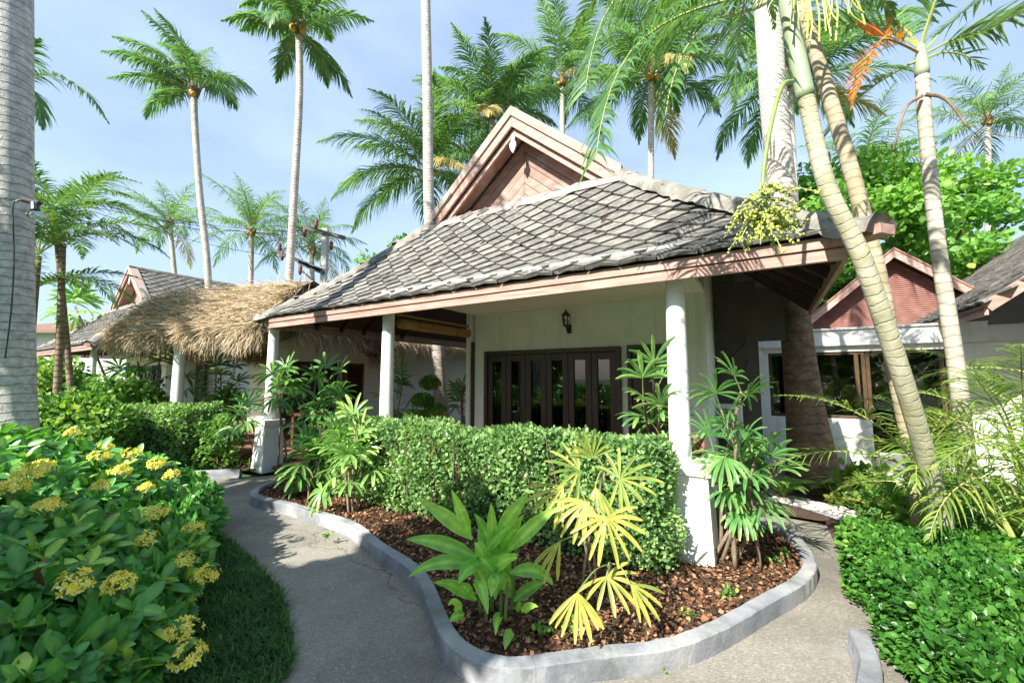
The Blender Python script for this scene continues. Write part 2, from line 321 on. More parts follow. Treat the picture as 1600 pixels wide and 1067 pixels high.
M['dry'] = leaf_mat('dry_leaves', [(.09, .045, .02), (.18, .10, .05), (.30, .19, .10)], .8, .15, .2)
M['petal'] = leaf_mat('yellow_petals', [(.92, .70, .06), (.95, .79, .14), (.96, .87, .34)], .5, .25, .3, tcol=1.1)
M['green_stem'] = pmat('green_stems', [(.12, .20, .05), (.24, .32, .10)], 8, .5, .1, stretch=(1, 1, .3))
M['cane'] = pmat('fibrous_canes', [(.11, .075, .05), (.30, .23, .17)], 12, .9, .6, 50, stretch=(1, 1, .5), bd=.01)
M['twig'] = pmat('twigs', [(.07, .045, .03), (.18, .13, .09)], 12, .9, .4, 40)
M['rachis'] = pmat('frond_rachis', [(.20, .26, .07), (.38, .40, .13)], 4, .5, .1)
M['rachis_d'] = pmat('dry_rachis', [(.25, .16, .07), (.45, .30, .12)], 4, .6, .1)
M['fruit'] = pmat('palm_fruit', [(.26, .33, .06), (.46, .47, .10)], 8, .5, .1)
M['nut'] = pmat('coconuts', [(.45, .24, .04), (.62, .40, .08)], 4, .5, .1)
M['bark'] = trunk_mat('coconut_bark', [(.28, .25, .22), (.50, .46, .42), (.68, .645, .60)], (.22, .19, .165), .09, .10, 6, amt=.6)
M['barknear'] = trunk_mat('grey_coconut_bark', [(.24, .235, .225), (.50, .49, .475), (.72, .71, .69)], (.32, .31, .30), .085, .07, 15, bs=1.0, irr=.03, amt=.4)
M['barkdark'] = trunk_mat('brown_coconut_bark', [(.10, .065, .042), (.19, .125, .082), (.30, .215, .15)], (.075, .05, .034), .12, .08, 8, bs=.9, amt=.45, irr=.09)
M['barkpale'] = trunk_mat('pale_coconut_bark', [(.42, .375, .325), (.58, .53, .47), (.70, .655, .60)], (.34, .29, .25), .075, .14, 10, amt=.55)
M['manila'] = trunk_mat('ringed_manila_bark', [(.22, .235, .14), (.37, .36, .25), (.55, .51, .43)], (.64, .60, .50), .062, .09, 6, amt=.6, irr=.05, patch=((.42, .37, .13), 8, .62), bs=.5)
M['manila2'] = trunk_mat('brown_ringed_bark', [(.22, .20, .12), (.38, .32, .22), (.50, .43, .34)], (.24, .20, .14), .08, .09, 5, amt=.6, irr=.05, bs=.35)
M['lichen'] = trunk_mat('ringed_grey_bark', [(.24, .23, .19), (.42, .39, .33), (.60, .56, .50)], (.27, .235, .19), .10, .08, 5, irr=.06, amt=.6, bs=.4)
M['crownshaft'] = pmat('crownshaft', [(.21, .28, .17), (.38, .44, .31)], 3, .45, .1, stretch=(1, 1, .3))
M['slimbark'] = trunk_mat('slim_areca_bark', [(.12, .09, .06), (.24, .18, .12), (.36, .29, .21)], (.08, .06, .045), .10, .12, 5)

# ---------------------------------------------------------------- ground, path, bed, kerb
g = G(); g.add([(-700, -200, -.05), (700, -200, -.05), (700, 1500, -.05), (-700, 1500, -.05)], [(0, 1, 2, 3)]); struct(g.build('ground', M['lawn']))
kp_px = [(437, 748), (408, 758), (397, 770), (412, 777), (450, 785), (505, 801), (550, 816), (574, 833), (592, 848), (625, 868), (652, 888), (668, 912), (682, 945), (695, 975), (716, 1002), (748, 1021), (800, 1032), (870, 1024), (950, 1014), (1040, 1003), (1120, 974), (1195, 933), (1243, 907), (1263, 886), (1262, 868), (1246, 842), (1218, 823), (1188, 812)]
KP = catmull([gnd(x, y, .13) for x, y in kp_px], 12)
KG = KP * (1, 1, 0)
def ngon(poly, z, name, m, kind='structure'):
    g = G(); P = np.asarray(poly)[:, :2]; P = np.c_[P, np.full(len(P), z)]; g.add(P, [tuple(range(len(P)))]); o = g.build(name, m)
    if o.data.polygons[0].normal.z < 0: o.data.flip_normals()
    return struct(o, kind)
pth = [gnd(x, y) for x, y in [(250, 752), (300, 748), (378, 748), (437, 742), (470, 736), (488, 744)]]
path_poly = pth + [np.array((-3.3, 7.2, 0)), np.array((-2.5, 6.0, 0)), np.array((-.5, 4.2, 0)), np.array((1.2, 3.4, 0)), L(.25, .5), L(.3, 2.6), L(.3, 5.2), L(1.6, 5.2), L(1.5, 3.0)] + [gnd(x, y) for x, y in [(1320, 822), (1315, 842), (1340, 900), (1375, 1000), (1420, 1067)]] + [np.array(p + (0,)) for p in [(1.9, .9), (1.9, -4), (-1.6, -4), (-1.5, 1.2)]] + [gnd(x, y) for x, y in [(452, 1040), (458, 1000), (440, 930), (400, 885), (360, 850), (320, 832), (300, 790)]] + [np.array((-7.5, 7.0, 0)), np.array((-7.5, 7.9, 0))]
ngon(path_poly, .004, 'path', M['path'])
bed = [p for p in KG] + [L(.25, 1.9), L(-.35, .45), L(-6.9, .45), L(-7.0, 1.2), L(-9, 1.2), L(-9, .1), gnd(378, 738), gnd(415, 726), gnd(430, 742)]
bedp = np.array(bed)
ngon(bedp, .07, 'planting_bed', M['soil'])
ngon([L(-10.5, .9), L(-7.1, .7), L(-7.1, -.25), L(-10.0, -.55)], .055, 'planting_bed', M['soil'])
ngon([gnd(1200, 800, .05), L(.75, 5.2), L(1.6, 5.4), L(8, 5.4), L(8, -4), gnd(1330, 900, .05), gnd(1290, 815, .05)], .05, 'planting_bed', M['soil'])
ngon([(-1.5, 1.0, 0)] + [gnd(x, y) for x, y in [(455, 1050), (458, 1000), (440, 930), (400, 885), (360, 850), (320, 832)]] + [(-4.6, 5.6, 0), (-7.5, 6.6, 0), (-9, 3, 0), (-6, -1, 0), (-2, -1, 0)], .012, 'lawn', M['lawn'])
# bark chips
RS(3); P = in_poly(34000, bedp); k = ~inside(P, np.array([L(-6.9, .2)[:2], L(-.3, .2)[:2], L(-.3, .5)[:2], L(-6.9, .5)[:2]])); P = P[k]
n = len(P); T = [(-.5, -.35, 0), (.5, -.35, .06), (.5, .35, 0), (-.5, .35, .09)]
d = nrm(np.c_[rng.normal(0, 1, (n, 2)), rng.normal(0, .35, n)]); Mx = frames(d, nrm(np.c_[rng.normal(0, .55, (n, 2)), np.ones(n)]))
g = G(); g.inst(np.array(T) * (.8, 1, 1), [(0, 1, 2, 3)], np.c_[P, .076 + rng.random(n) * .022], Mx, rng.uniform(.012, .04, n) * (1 + (rng.random(n) < .02) * .6), 0, rng.random(n) ** 1.4); tag(struct(g.build('bark_mulch', M['chip']), 'stuff'), 'reddish brown bark chips and fallen leaves covering the bed', 'mulch')
# kerb
RS(5)
def kerb(pts, name, label, hgt=.125, lip=.10):
    g = G(); P = np.asarray(pts) * (1, 1, 0)
    prof = [(-.05, -.02), (-.05, hgt - .008), (-.042, hgt), (.040, hgt + .002), (.05, hgt - .01), (.056, .026), (.068, .014), (.068 + lip, .010), (.08 + lip, -.01)]
    prof = [(-a, b) for a, b in prof]
    g.sweep(P, prof, 0, jit=.0013); o = g.build(name, M['kerb'], smooth=True); es_ = o.modifiers.new('split', 'EDGE_SPLIT'); es_.split_angle = R_(38)
    return tag(o, label, 'kerb')
kerb(KP[:-1], 'garden_kerb', 'long curving grey cement kerb around the mulched bed')
kerb(catmull([gnd(1355, 1125), gnd(1362, 1067), gnd(1353, 1035), gnd(1343, 1010)], 5), 'garden_kerb', 'short pale cement kerb below the dark hedge at the right corner', .10, .0)
kerb(catmull([gnd(1200, 784), gnd(1250, 797), gnd(1298, 812), gnd(1330, 824)], 5), 'garden_kerb', 'low white cement kerb in front of the pebbles and thick palm base', .06, .12)
kerb(np.linspace(gnd(376, 744), gnd(285, 748), 8), 'garden_kerb', 'small straight grey kerb block at the far bend of the path', .12, .0)

# ---------------------------------------------------------------- tiled bungalow (local frame: x along the eave, y into the house)
CX, HG, ZB, ZA = -2.85, 1.80, 4.53, 6.05     # gable centre, half width, foot height, apex height
EL, ER, EYF = -6.99, 1.16, -.20              # eave ends, front tile edge
def zf(d): return 2.70 + .72 * d + .1566 * d * d
def zs(e):
    d = e / 1.209; return np.where(e < 2.2, zf(d), 4.53 + (e - 2.2) * .845)
def tiles(surf, ok, ar, br, ha=.17, hb=.11, seed=1):
    RS(seed); out = G(); A = []; 
    for i, b in enumerate(np.arange(br[0], br[1], hb)):
        for a in np.arange(ar[0] + (ha if i % 2 else 0), ar[1], 2 * ha):
            if ok(a, b): A.append((a, b))
    A = np.array(A); n = len(A); j = rng.normal(0, .004, (n, 2)); q = .965
    P = []
    for da, db, h in ((0, -hb * q, .054), (ha * q, 0, .035), (0, hb * q, .014), (-ha * q, 0, .035)):
        aa = A[:, 0] + da + j[:, 0]; bb = A[:, 1] + db + j[:, 1]; bb = np.where(bb < .02, -.012, bb); p = surf(aa, bb)
        p2 = surf(aa, bb + .01); pa = surf(aa + .01, bb); nn = nrm(np.cross(pa - p, p2 - p)); nn = np.where(nn[:, 2:3] < 0, -nn, nn)
        hh = h + rng.normal(0, .0025, n)
        P.append(p + nn * hh[:, None]); P.append(p + nn * (hh - .030)[:, None])
    V = np.stack(P, 1).reshape(-1, 3); o = (np.arange(n) * 8)[:, None]
    r = np.clip(rng.normal(.5, .22, n), 0, 1)
    Fc = np.concatenate([o + np.array(f) for f in ((0, 2, 4, 6), (1, 3, 2, 0), (3, 5, 4, 2), (5, 7, 6, 4), (7, 1, 0, 6))])
    out.add(V, Fc, 0, np.repeat(r, 8)); return out
def bungalow(name, label):
    H = house_thing(name, label, 'bungalow')
    # front slope, bounded by the hips
    fs = lambda a, d: np.stack([a, EYF + d, zf(d)], -1)
    lim_r = lambda d: ER - 1.209 * d
    lim_l = lambda d: EL + 1.285 * d
    g = tiles(fs, lambda a, d: lim_l(d) - .02 < a < lim_r(d) + .02 and d < 1.80, (EL - .2, ER + .2), (.0, 1.8), seed=11)
    ds = np.linspace(.0, 1.82, 8)
    g2 = G(); V = [];
    for d in ds: V += [(lim_l(d), EYF + d + .015, zf(d)), (lim_r(d), EYF + d + .015, zf(d))]
    g.add(V, [(2 * i, 2 * i + 1, 2 * i + 3, 2 * i + 2) for i in range(len(ds) - 1)], 0, .1)
    g.build('roof_tiles', M['tile'], H, local=True)
    # side slopes
    for sgn, x0 in ((1, ER), (-1, EL)):
        k = 1.209 if sgn > 0 else 1.285
        ss = lambda a, e: np.stack([x0 - sgn * e, a, zs(e * 1.209 / k)], -1)
        emax = abs(CX - x0)
        def ok(a, e):
            if e > emax - .06: return False
            lo = EYF + e / k if e < 2.25 else 1.80
            if a < lo - .03: return False
            return a < (3.15 if (sgn > 0 and e < .62) else 9.0)
        g = tiles(ss, ok, (-.3, 9.0), (.0, emax), seed=12 + sgn)
        V = []; es = np.r_[np.linspace(0, 2.2, 7), np.linspace(2.4, emax, 5)]
        for e in es:
            lo = EYF + e / k if e < 2.21 else 1.60; z = float(zs(e * 1.209 / k))
            V += [(x0 - sgn * e, lo + .02, z), (x0 - sgn * e, 3.15 if (sgn > 0 and e < .62) else 9.0, z)]
        g.add(V, [(2 * i, 2 * i + 1, 2 * i + 3, 2 * i + 2) for i in range(len(es) - 1)], 0, .1)
        g.build('roof_tiles', M['tile'], H, local=True)
    # soffit sheets and rafters
    g = G(); dn = .07
    V = []
    for d in ds: V += [(lim_l(d) + .05, EYF + d + .05, zf(d) - dn), (lim_r(d) - .05, EYF + d + .05, zf(d) - dn)]
    g.add(V, [(2 * i, 2 * i + 2, 2 * i + 3, 2 * i + 1) for i in range(len(ds) - 1)])
    for sgn, x0 in ((1, ER), (-1, EL)):
        k = 1.209 if sgn > 0 else 1.285; V = []; es = np.linspace(0.03, abs(CX - x0), 9)
        for e in es:
            lo = EYF + min(e, 2.2) / k; z = float(zs(e * 1.209 / k)) - dn
            V += [(x0 - sgn * e, lo + .06, z), (x0 - sgn * e, 3.12 if (sgn > 0 and e < .62) else 8.95, z)]
        g.add(V, [(2 * i, 2 * i + 2, 2 * i + 3, 2 * i + 1) for i in range(len(es) - 1)])
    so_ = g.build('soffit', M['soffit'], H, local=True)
    g = G()
    for x in np.arange(-6.6, 1.0, .62):
        dm = min(1.8, (x - EL) / 1.285, (ER - x) / 1.209) - .05
        if dm > .15: g.beam((x, EYF + .07, zf(.07) - .13), (x, EYF + dm, zf(dm) - .13), .05, .10)
    for y in np.arange(.25, 3.1, .55):
        for sgn, x0 in ((1, ER), (-1, EL)):
            em = min(2.2, (y - EYF) * 1.25) if y < 1.9 else 2.3
            g.beam((x0 - sgn * .06, y, float(zs(.06)) - .13), (x0 - sgn * em, y, float(zs(em)) - .13), .05, .10)
    g.beam((ER - .1, EYF + .1, 2.62), (ER - 2.2, EYF + 1.82, 4.36), .07, .12); g.beam((EL + .1, EYF + .1, 2.62), (EL + 2.3, EYF + 1.82, 4.36), .07, .12)
    g.build('rafter', M['darkwood'], H, local=True)
    # fascia boards
    g = G(); g.box(EL + .06, ER - .03, -.17, -.128, 2.605, 2.69); g.box(EL + .08, ER - .05, -.152, -.11, 2.51, 2.598)
    g.build('fascia', M['fascia'], H, local=True, bevel=.004)
    g = G(); g.box(ER - .06, ER - .025, -.105, 3.12, 2.605, 2.69); g.box(ER - .08, ER - .045, -.09, 3.10, 2.51, 2.598)
    g.build('fascia', M['fascia'], H, local=True, bevel=.004)
    g = G(); g.box(EL + .03, EL + .07, -.105, 8.9, 2.605, 2.69); g.box(EL + .05, EL + .085, -.09, 8.9, 2.51, 2.598)
    g.build('fascia', M['fascia'], H, local=True, bevel=.004)
    # hip caps and ridge cap
    RS(21); prof = [(-.16, -.10), (-.13, -.01), (-.07, .03), (0, .04), (.07, .03), (.13, -.01), (.16, -.10)]
    for x0, k, sgn in ((ER, 1.209, 1), (EL, 1.285, -1)):
        dd = np.linspace(1.86, -.10 if sgn > 0 else -.06, 44)
        P = np.array([(x0 - sgn * k * d, EYF + d, zf(max(d, 0)) + (.86 * d * .25 if d < 0 else 0) + .035 + (.075 if sgn > 0 else .02) * math.sin(math.pi * min(1, max(0, d / 1.82)) ** .8)) for d in dd])
        P = np.vstack([[(CX + sgn * (HG - .50), 1.64, ZA - .844 * (HG - .50) + .05), (CX + sgn * (HG - .22), 1.65, ZA - .844 * (HG - .22) + .06)], P])
        g = G(); g.sweep(P, prof, 0, jit=.010); g.build('ridge_cap', M['cement'], H, smooth=True, local=True)
    g = G(); P = np.array([(CX, y, ZA + .03 - .0 * y) for y in np.linspace(1.52, 9.0, 24)]); g.sweep(P, prof, 0, jit=.005); g.build('ridge_cap', M['cement'], H, smooth=True, local=True)
    # corner block under the right hip end
    g = G(); c0 = np.array((ER - .02, EYF + .02, 2.645)); dr = nrm(np.array((1.209, -1, 0))); g.beam(c0 - dr * .1, c0 + dr * .21, .15, .07)
    g.build('corner_block', M['fascia'], H, local=True, bevel=.004)
    # gable
    gb = G(); RS(31); za = ZA - .33; mm = (ZA - ZB) / HG; zb = ZB - .06; s_ = .185; yy0, yy1 = 1.95, 1.985
    for sgn in (-1, 1):
        for kk in range(9):
            zu = za - kk * s_; zl = za - (kk + 1) * s_ + .012
            if zu <= zb: break
            P = [(0, zu), ((zu - zb) / mm, zb), ((zl - zb) / mm, zb), (0, zl)] if zl > zb else [(0, zu), ((zu - zb) / mm, zb), (0, zb)]
            P = [(CX + sgn * (x + .004), z) for x, z in P]; n = len(P)
            V = [(x, yy0 + rng.normal(0, .0015), z) for x, z in P] + [(x, yy1, z) for x, z in P]
            gb.add(V, [tuple(range(n))], 0, rng.uniform(.2, .8)); gb.Fs[-1] = (gb.Fs[-1][0][:, ::-1] if sgn > 0 else gb.Fs[-1][0], 0)
            gb.Fs.append((np.array([(i, (i + 1) % n, n + (i + 1) % n, n + i) for i in range(n)]) + gb.n - 2 * n, 0))
    gb.add([(CX - HG, 1.99, zb), (CX + HG, 1.99, zb), (CX, 1.99, ZA - .1)], [(0, 1, 2)], 0, .0)
    G_ = gb.build('gable', M['gablewood'], H, local=True)
    def rake(nm, y0, y1, off, ht, m, ext=0.0, par=H, bv=.004):
        for sgn in (-1, 1):
            g = G(); x1 = HG + ext; za_ = ZA - off; zt = za_ - mm * x1
            V = [(CX, y, z) for y in (y0, y1) for z in (za_, za_ - ht)] + [(CX + sgn * x1, y, z) for y in (y0, y1) for z in (zt, zt - ht)]
            g.add(V, [(0, 1, 3, 2), (4, 6, 7, 5), (0, 4, 5, 1), (2, 3, 7, 6), (0, 2, 6, 4), (1, 5, 7, 3)])
            g.build(nm, m, par, local=True, bevel=bv)
    rake('ridge_cap', 1.50, 1.78, -.09, .165, M['cappink'], .02)
    rake('bargeboard', 1.53, 1.575, .080, .175, M['fascia'], -.10)
    rake('bargeboard', 1.60, 1.645, .262, .115, M['fascia'], -.28)
    rake('bargeboard', 1.655, 1.945, .20, .05, M['gablewood'], -.2)
    # flashing under the gable
    g = G(); RS(33); xs = np.linspace(CX - HG - .12, CX + HG + .12, 26)
    V = []
    for x in xs:
        w_ = rng.normal(0, .018)
        V += [(x, 1.40 + w_, 4.32 + rng.normal(0, .006)), (x, 1.42 + w_, 4.37 + rng.normal(0, .008)), (x, 1.62, 4.55 + rng.normal(0, .006)), (x, 2.0, 4.56)]
    q = [(4 * i + j, 4 * i + 4 + j, 4 * i + 5 + j, 4 * i + 1 + j) for i in range(len(xs) - 1) for j in range(3)]
    g.add(V, q); g.build('flashing', M['cappink'], H, smooth=True, local=True)
    # carved finial
    g = G(); out = [(0, .0), (.035, -.03), (.03, -.07), (.055, -.10), (.062, -.15), (.045, -.20), (.018, -.25), (0, -.28)]
    pts = [(x, z) for x, z in out] + [(-x, z) for x, z in out[-2:0:-1]]; n = len(pts); zt = ZA - .42
    V = [(CX + x, 1.57, zt + z) for x, z in pts] + [(CX + x, 1.598, zt + z) for x, z in pts]
    g.add(V, [tuple(range(n))]); g.Fs.append((np.array([tuple(range(n, 2 * n))[::-1]]), 0)); g.Fs.append((np.array([(i, n + i, n + (i + 1) % n, (i + 1) % n) for i in range(n)]), 0))
    g.tube([(CX, 1.60, zt + .06), (CX, 1.60, zt - .02)], .03, 8)
    f = g.build('finial', M['white'], H, local=True, bevel=.003)
    g = G()
    for x, z in ((0, -.115), (-.022, -.145), (.022, -.145), (0, -.175)): g.tube([(CX + x, 1.566, zt + z), (CX + x, 1.571, zt + z)], .007, 8)
    g.build('hole', M['black'], f, local=True)
    # walls
    W = .14; y0, y1 = 2.10, 2.10 + W; zt = 2.80; zb = .10
    g = G(); wl, dl = (-3.745, -1.275, 2.118), (-1.175, -.55, 2.125)
    g.box(-4.0, wl[0], y0, y1, zb, zt + .5); g.box(wl[0], wl[1], y0, y1, wl[2], zt + .5); g.box(wl[1], dl[0], y0, y1, zb, zt + .5)
    g.box(dl[0], dl[1], y0, y1, dl[2], zt + .5); g.box(dl[1], -.114, y0, y1, zb, zt + .5)
    g.box(-.254, -.114, y1, 3.05, zb, 3.42); g.box(-.254, -.114, 3.05, 3.75, 2.2, 3.42); g.box(-.254, -.114, 3.05, 3.75, zb, .9); g.box(-.254, -.114, 3.75, 8.6, zb, 3.42)
    g.box(-4.0, -3.86, y1, 8.6, zb, 3.4); g.box(-3.86, -.254, 8.46, 8.6, zb, 3.4); g.box(-4.14, -4.06, 2.02, 2.20, .1, 3.3)
    g.build('wall', M['wall'], H, local=True)
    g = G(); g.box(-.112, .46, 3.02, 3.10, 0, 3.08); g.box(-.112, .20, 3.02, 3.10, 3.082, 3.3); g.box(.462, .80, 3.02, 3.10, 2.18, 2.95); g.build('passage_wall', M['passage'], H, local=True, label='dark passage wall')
    g = G(); g.box(-4.055, -4.005, 2.06, 2.12, .1, 2.3); g.build('door_jamb', M['darkwood'], H, local=True)
    g = G(); g.box(-4.0, -.11, -.07, 2.095, 2.80, 2.86); g.build('ceiling', M['ceil'], H, local=True)
    g = G(); g.box(-6.95, -.16, .22, 8.4, -.02, .12); g.build('porch_floor', M['deck'], H, local=True)
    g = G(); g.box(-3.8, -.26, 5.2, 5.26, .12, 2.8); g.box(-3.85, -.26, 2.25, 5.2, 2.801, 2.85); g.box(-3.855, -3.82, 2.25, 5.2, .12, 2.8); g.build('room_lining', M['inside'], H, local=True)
    # side window slit with curtain
    g = G(); g.box(-.20, -.16, 3.06, 3.74, .905, 2.195); wf = g.build('side_window', M['darkwood'], H, local=True)
    # folding glass doors
    g = G(); g.box(wl[0], wl[0] + .07, 2.03, 2.16, .1, wl[2] - .075); g.box(wl[1] - .07, wl[1], 2.03, 2.16, .1, wl[2] - .075); g.box(wl[0], wl[1], 2.03, 2.16, wl[2] - .075, wl[2] - .002)
    fd = g.build('folding_door', M['darkwood'], H, local=True, bevel=.004)
    n = 6; xs = np.linspace(wl[0] + .07, wl[1] - .07, n + 1)
    for i in range(n):
        a, b = xs[i] + .004, xs[i + 1] - .004; g = G(); st = .095
        g.box(a, a + st, 2.06, 2.11, .12, wl[2] - .08); g.box(b - st, b, 2.06, 2.11, .12, wl[2] - .08); g.box(a + st, b - st, 2.063, 2.107, wl[2] - .19, wl[2] - .08); g.box(a + st, b - st, 2.063, 2.107, .12, .42)
        g.build('door_leaf', M['darkwood'], fd, local=True, bevel=.003)
        g = G(); g.add([(a + st, 2.085, .42), (b - st, 2.085, .42), (b - st, 2.085, wl[2] - .19), (a + st, 2.085, wl[2] - .19)], [(0, 1, 2, 3)]); g.build('pane', M['glass'], fd, local=True)
    for cx_, wd in ((-3.56, .26), (-1.52, .12)):
        g = G(); xx = np.linspace(cx_ - wd / 2, cx_ + wd / 2, 30); yy = 2.30 + .025 * np.sin(np.arange(30) * 1.6)
        V = [(x, y, z) for x, y in zip(xx, yy) for z in (.13, 2.10)]; g.add(V, [(2 * i, 2 * i + 2, 2 * i + 3, 2 * i + 1) for i in range(29)])
        g.build('curtain', M['curtain'], H, smooth=True, local=True)
    # plain door
    g = G(); g.box(dl[0], dl[0] + .06, 2.04, 2.16, .1, dl[2] - .06); g.box(dl[1] - .06, dl[1], 2.04, 2.16, .1, dl[2] - .06); g.box(dl[0], dl[1], 2.04, 2.16, dl[2] - .06, dl[2] - .002); g.box(dl[0] + .06, dl[1] - .06, 2.08, 2.12, .12, dl[2] - .062)
    dd_ = g.build('door', M['darkwood'], H, local=True, bevel=.004)
    # columns
    for lx in (0.0, -4.12, -7.11):
        g = G(); zz = np.r_[np.linspace(.90, 2.56, 9), np.linspace(2.58, 2.75, 2)]; yc = .17
        if lx == -7.11: yc = .10
        g.tube([(lx - .145 if lx == 0 else lx, yc, z) for z in zz], np.interp(zz, [.9, 2.55], [.098, .084]), 28)
        c = g.build('column', M['white'], H, smooth=True, local=True)
        lx_ = lx - .06 if lx == 0 else lx
        g = G(); b0, b1 = .19, .155
        V = [(lx_ + a * q, yc + b * q, z) for q, z in ((b0, .0), (b1, .80)) for a, b in ((-1, -1), (1, -1), (1, 1), (-1, 1))]
        g.add(V, [(0, 1, 5, 4), (1, 2, 6, 5), (2, 3, 7, 6), (3, 0, 4, 7), (4, 5, 6, 7)]); h = .185
        g.box(lx_ - h, lx_ + h, yc - h, yc + h, .80, .905)
        g.build('plinth', M['white'], c, local=True, bevel=.008)
    return H
def dup(root, lx, label):
    r = root.copy(); sc.collection.objects.link(r); r.location = Vector(root.location) + Vector(lx * EX); r['label'] = label
    def rec(s, d):
        for ch in list(s.children):
            c = ch.copy(); sc.collection.objects.link(c); c.parent = d; rec(ch, c)
    rec(root, r); return r
house = bungalow('bungalow', 'white bungalow with diamond tiled roof and wooden gable, in the centre'); house['group'] = 'tiled bungalows in the row'
house_b = dup(house, -18.1, 'distant tiled bungalow with small pink gable beyond the thatched roof'); house_b['group'] = 'tiled bungalows in the row'

# lantern, blind, seat, air conditioner on the main house
p = onv(889, 478, 2.09); t = house_thing('wall_lantern', 'black glass coach lantern on the wall above the folding doors', 'lantern', p[0], 2.10, 2.475)
g = G(); g.box(-.035, .035, -.03, 0, -.12, .02); g.tube([(0, -.02, -.05), (0, -.10, -.07), (0, -.13, .0)], .012, 8); g.build('bracket', M['black'], t, local=True, bevel=.004)
g = G()
for a in range(6):
    th = a * math.pi / 3 + .3; g.beam((.045 * math.cos(th), -.13 + .045 * math.sin(th), .0), (.06 * math.cos(th), -.13 + .06 * math.sin(th), .15), .008, .008)
g.tube([(0, -.13, -.03), (0, -.13, -.01), (0, -.13, .0)], [.015, .045, .05], 6); g.tube([(0, -.13, .15), (0, -.13, .165), (0, -.13, .21), (0, -.13, .23), (0, -.13, .26)], [.075, .072, .03, .012, .006], 6)
g.build('cage', M['black'], t, local=True)
g = G(); g.tube([(0, -.13, .005), (0, -.13, .145)], [.042, .054], 6); g.build('pane', M['lampglass'], t, local=True)
t = house_thing('rolled_blind', 'rolled bamboo blind hanging under the porch roof', 'blind', -4.1, .36, 2.46)
g = G(); g.tube([(0, y, .0) for y in np.linspace(0, 1.66, 14)], .075, 14); o = g.build('roll', M['bamboo'], t, smooth=True, local=True)
g = G(); g.beam((0, -.05, .13), (0, 1.7, .13), .03, .03); g.build('batten', M['bamboo'], t, local=True)
for y in (.35, 1.3):
    g = G(); th = np.linspace(0, 2 * np.pi, 14); g.tube(np.c_[.079 * np.cos(th), np.full(14, y), .079 * np.sin(th)], .005, 5); g.tube([(0, y, .07), (0, y, .3)], .004, 5); g.build('cord', M['twig'], t, local=True)
p = L(-.30, 1.55, .12); t = house_thing('wooden_chair', 'red brown wooden chair with rounded back behind the corner column', 'chair', -.22, 1.35, .12)
g = G(); rr_ = [(-.16, .40), (.16, .40), (.19, .58), (.13, .66), (.12, .86), (-.12, .86), (-.13, .66), (-.19, .58)]; n = 8
V = [(x, 0.0 + (z - .4) * .12, z) for x, z in rr_] + [(x, .03 + (z - .4) * .12, z) for x, z in rr_]
g.add(V, [tuple(range(n))]); g.Fs.append((np.array([tuple(range(n, 2 * n))[::-1]]), 0)); g.Fs.append((np.array([(i, n + i, n + (i + 1) % n, (i + 1) % n) for i in range(n)]), 0)); g.build('backrest', M['terra'], t, local=True, bevel=.012)
g = G(); g.box(-.2, .2, -.42, .02, .38, .42); g.build('seat', M['terra'], t, local=True, bevel=.01)
for x in (-.18, .18):
    for y in (-.40, 0): g = G(); g.box(x - .02, x + .02, y - .02, y + .02, 0, .38); g.build('leg', M['terra'], t, local=True)
    g = G(); g.tube([(x, .02, .6), (x, -.2, .62), (x, -.4, .58), (x, -.41, .42)], .015, 6); g.build('armrest', M['darkwood'], t, local=True)
p = onv(1136, 655, 2.86); t = house_thing('air_conditioner', 'white outdoor air conditioner unit in the dark passage beside the house', 'air conditioner', p[0], 2.86, p[2] - .28)
g = G(); g.box(-.20, .20, -.12, .12, .05, .50); g.build('casing', M['white'], t, local=True, bevel=.01)
g = G()
for k in range(9): g.box(-.17, .10, -.132, -.121, .10 + k * .04, .113 + k * .04)
for k in range(4): g.box(-.17 + k * .085, -.16 + k * .085, -.139, -.133, .08, .46)
g.build('grille', M['black'], t, local=True)
g = G(); g.box(-.18, -.14, -.14, .14, 0, .05); g.box(.14, .18, -.14, .14, 0, .05); g.build('bracket', M['grey'], t, local=True)

# ---------------------------------------------------------------- white annex with sliding windows (same frame)
A = house_thing('annex', 'low white annex with flat parapet and brown sliding windows', 'building', .25, 5.5, 0)
def ax(l): return l - .25
g = G(); x0, x1 = ax(.57), ax(2.02)
g.box(ax(.25), x0, 0, .18, 0, 2.22); g.box(x0, x1, 0, .18, 0, .92); g.box(x0, ax(3.08), 0, .18, 2.12, 2.22); g.box(ax(3.08), ax(3.34), 0, .18, 0, 2.22)
g.box(ax(3.34), ax(8), .05, .2, 0, 2.22); g.box(x1, ax(2.05), 0, .18, 0, .92); g.box(ax(.25), ax(.4), .18, 3.5, 0, 2.22); g.box(ax(-.1), ax(.25), .4, .5, 0, 2.2)
g.build('wall', M['wall'], A, local=True)
g = G(); g.box(ax(.23), ax(3.5), -.10, .22, 2.22, 2.50); g.box(ax(.20), ax(3.5), -.14, .26, 2.50, 2.535); g.box(ax(3.5), ax(8), -.02, .22, 2.22, 2.48); g.build('parapet', M['white'], A, local=True, bevel=.01)
g = G(); g.box(ax(.23), ax(.47), -.05, 0, 2.0, 2.22); g.build('corbel', M['white'], A, local=True, bevel=.006)
g = G(); g.box(ax(.4), ax(8), .2, 3.4, 2.23, 2.30); g.build('roof', M['grey'], A, local=True)
g = G(); g.box(ax(.45), ax(8), 3.2, 3.3, 0, 2.2); g.box(ax(.45), ax(8), .25, 3.2, -.02, .1); g.box(ax(7.8), ax(7.9), .25, 3.2, .1, 2.2); g.build('room_lining', M['inside'], A, local=True)
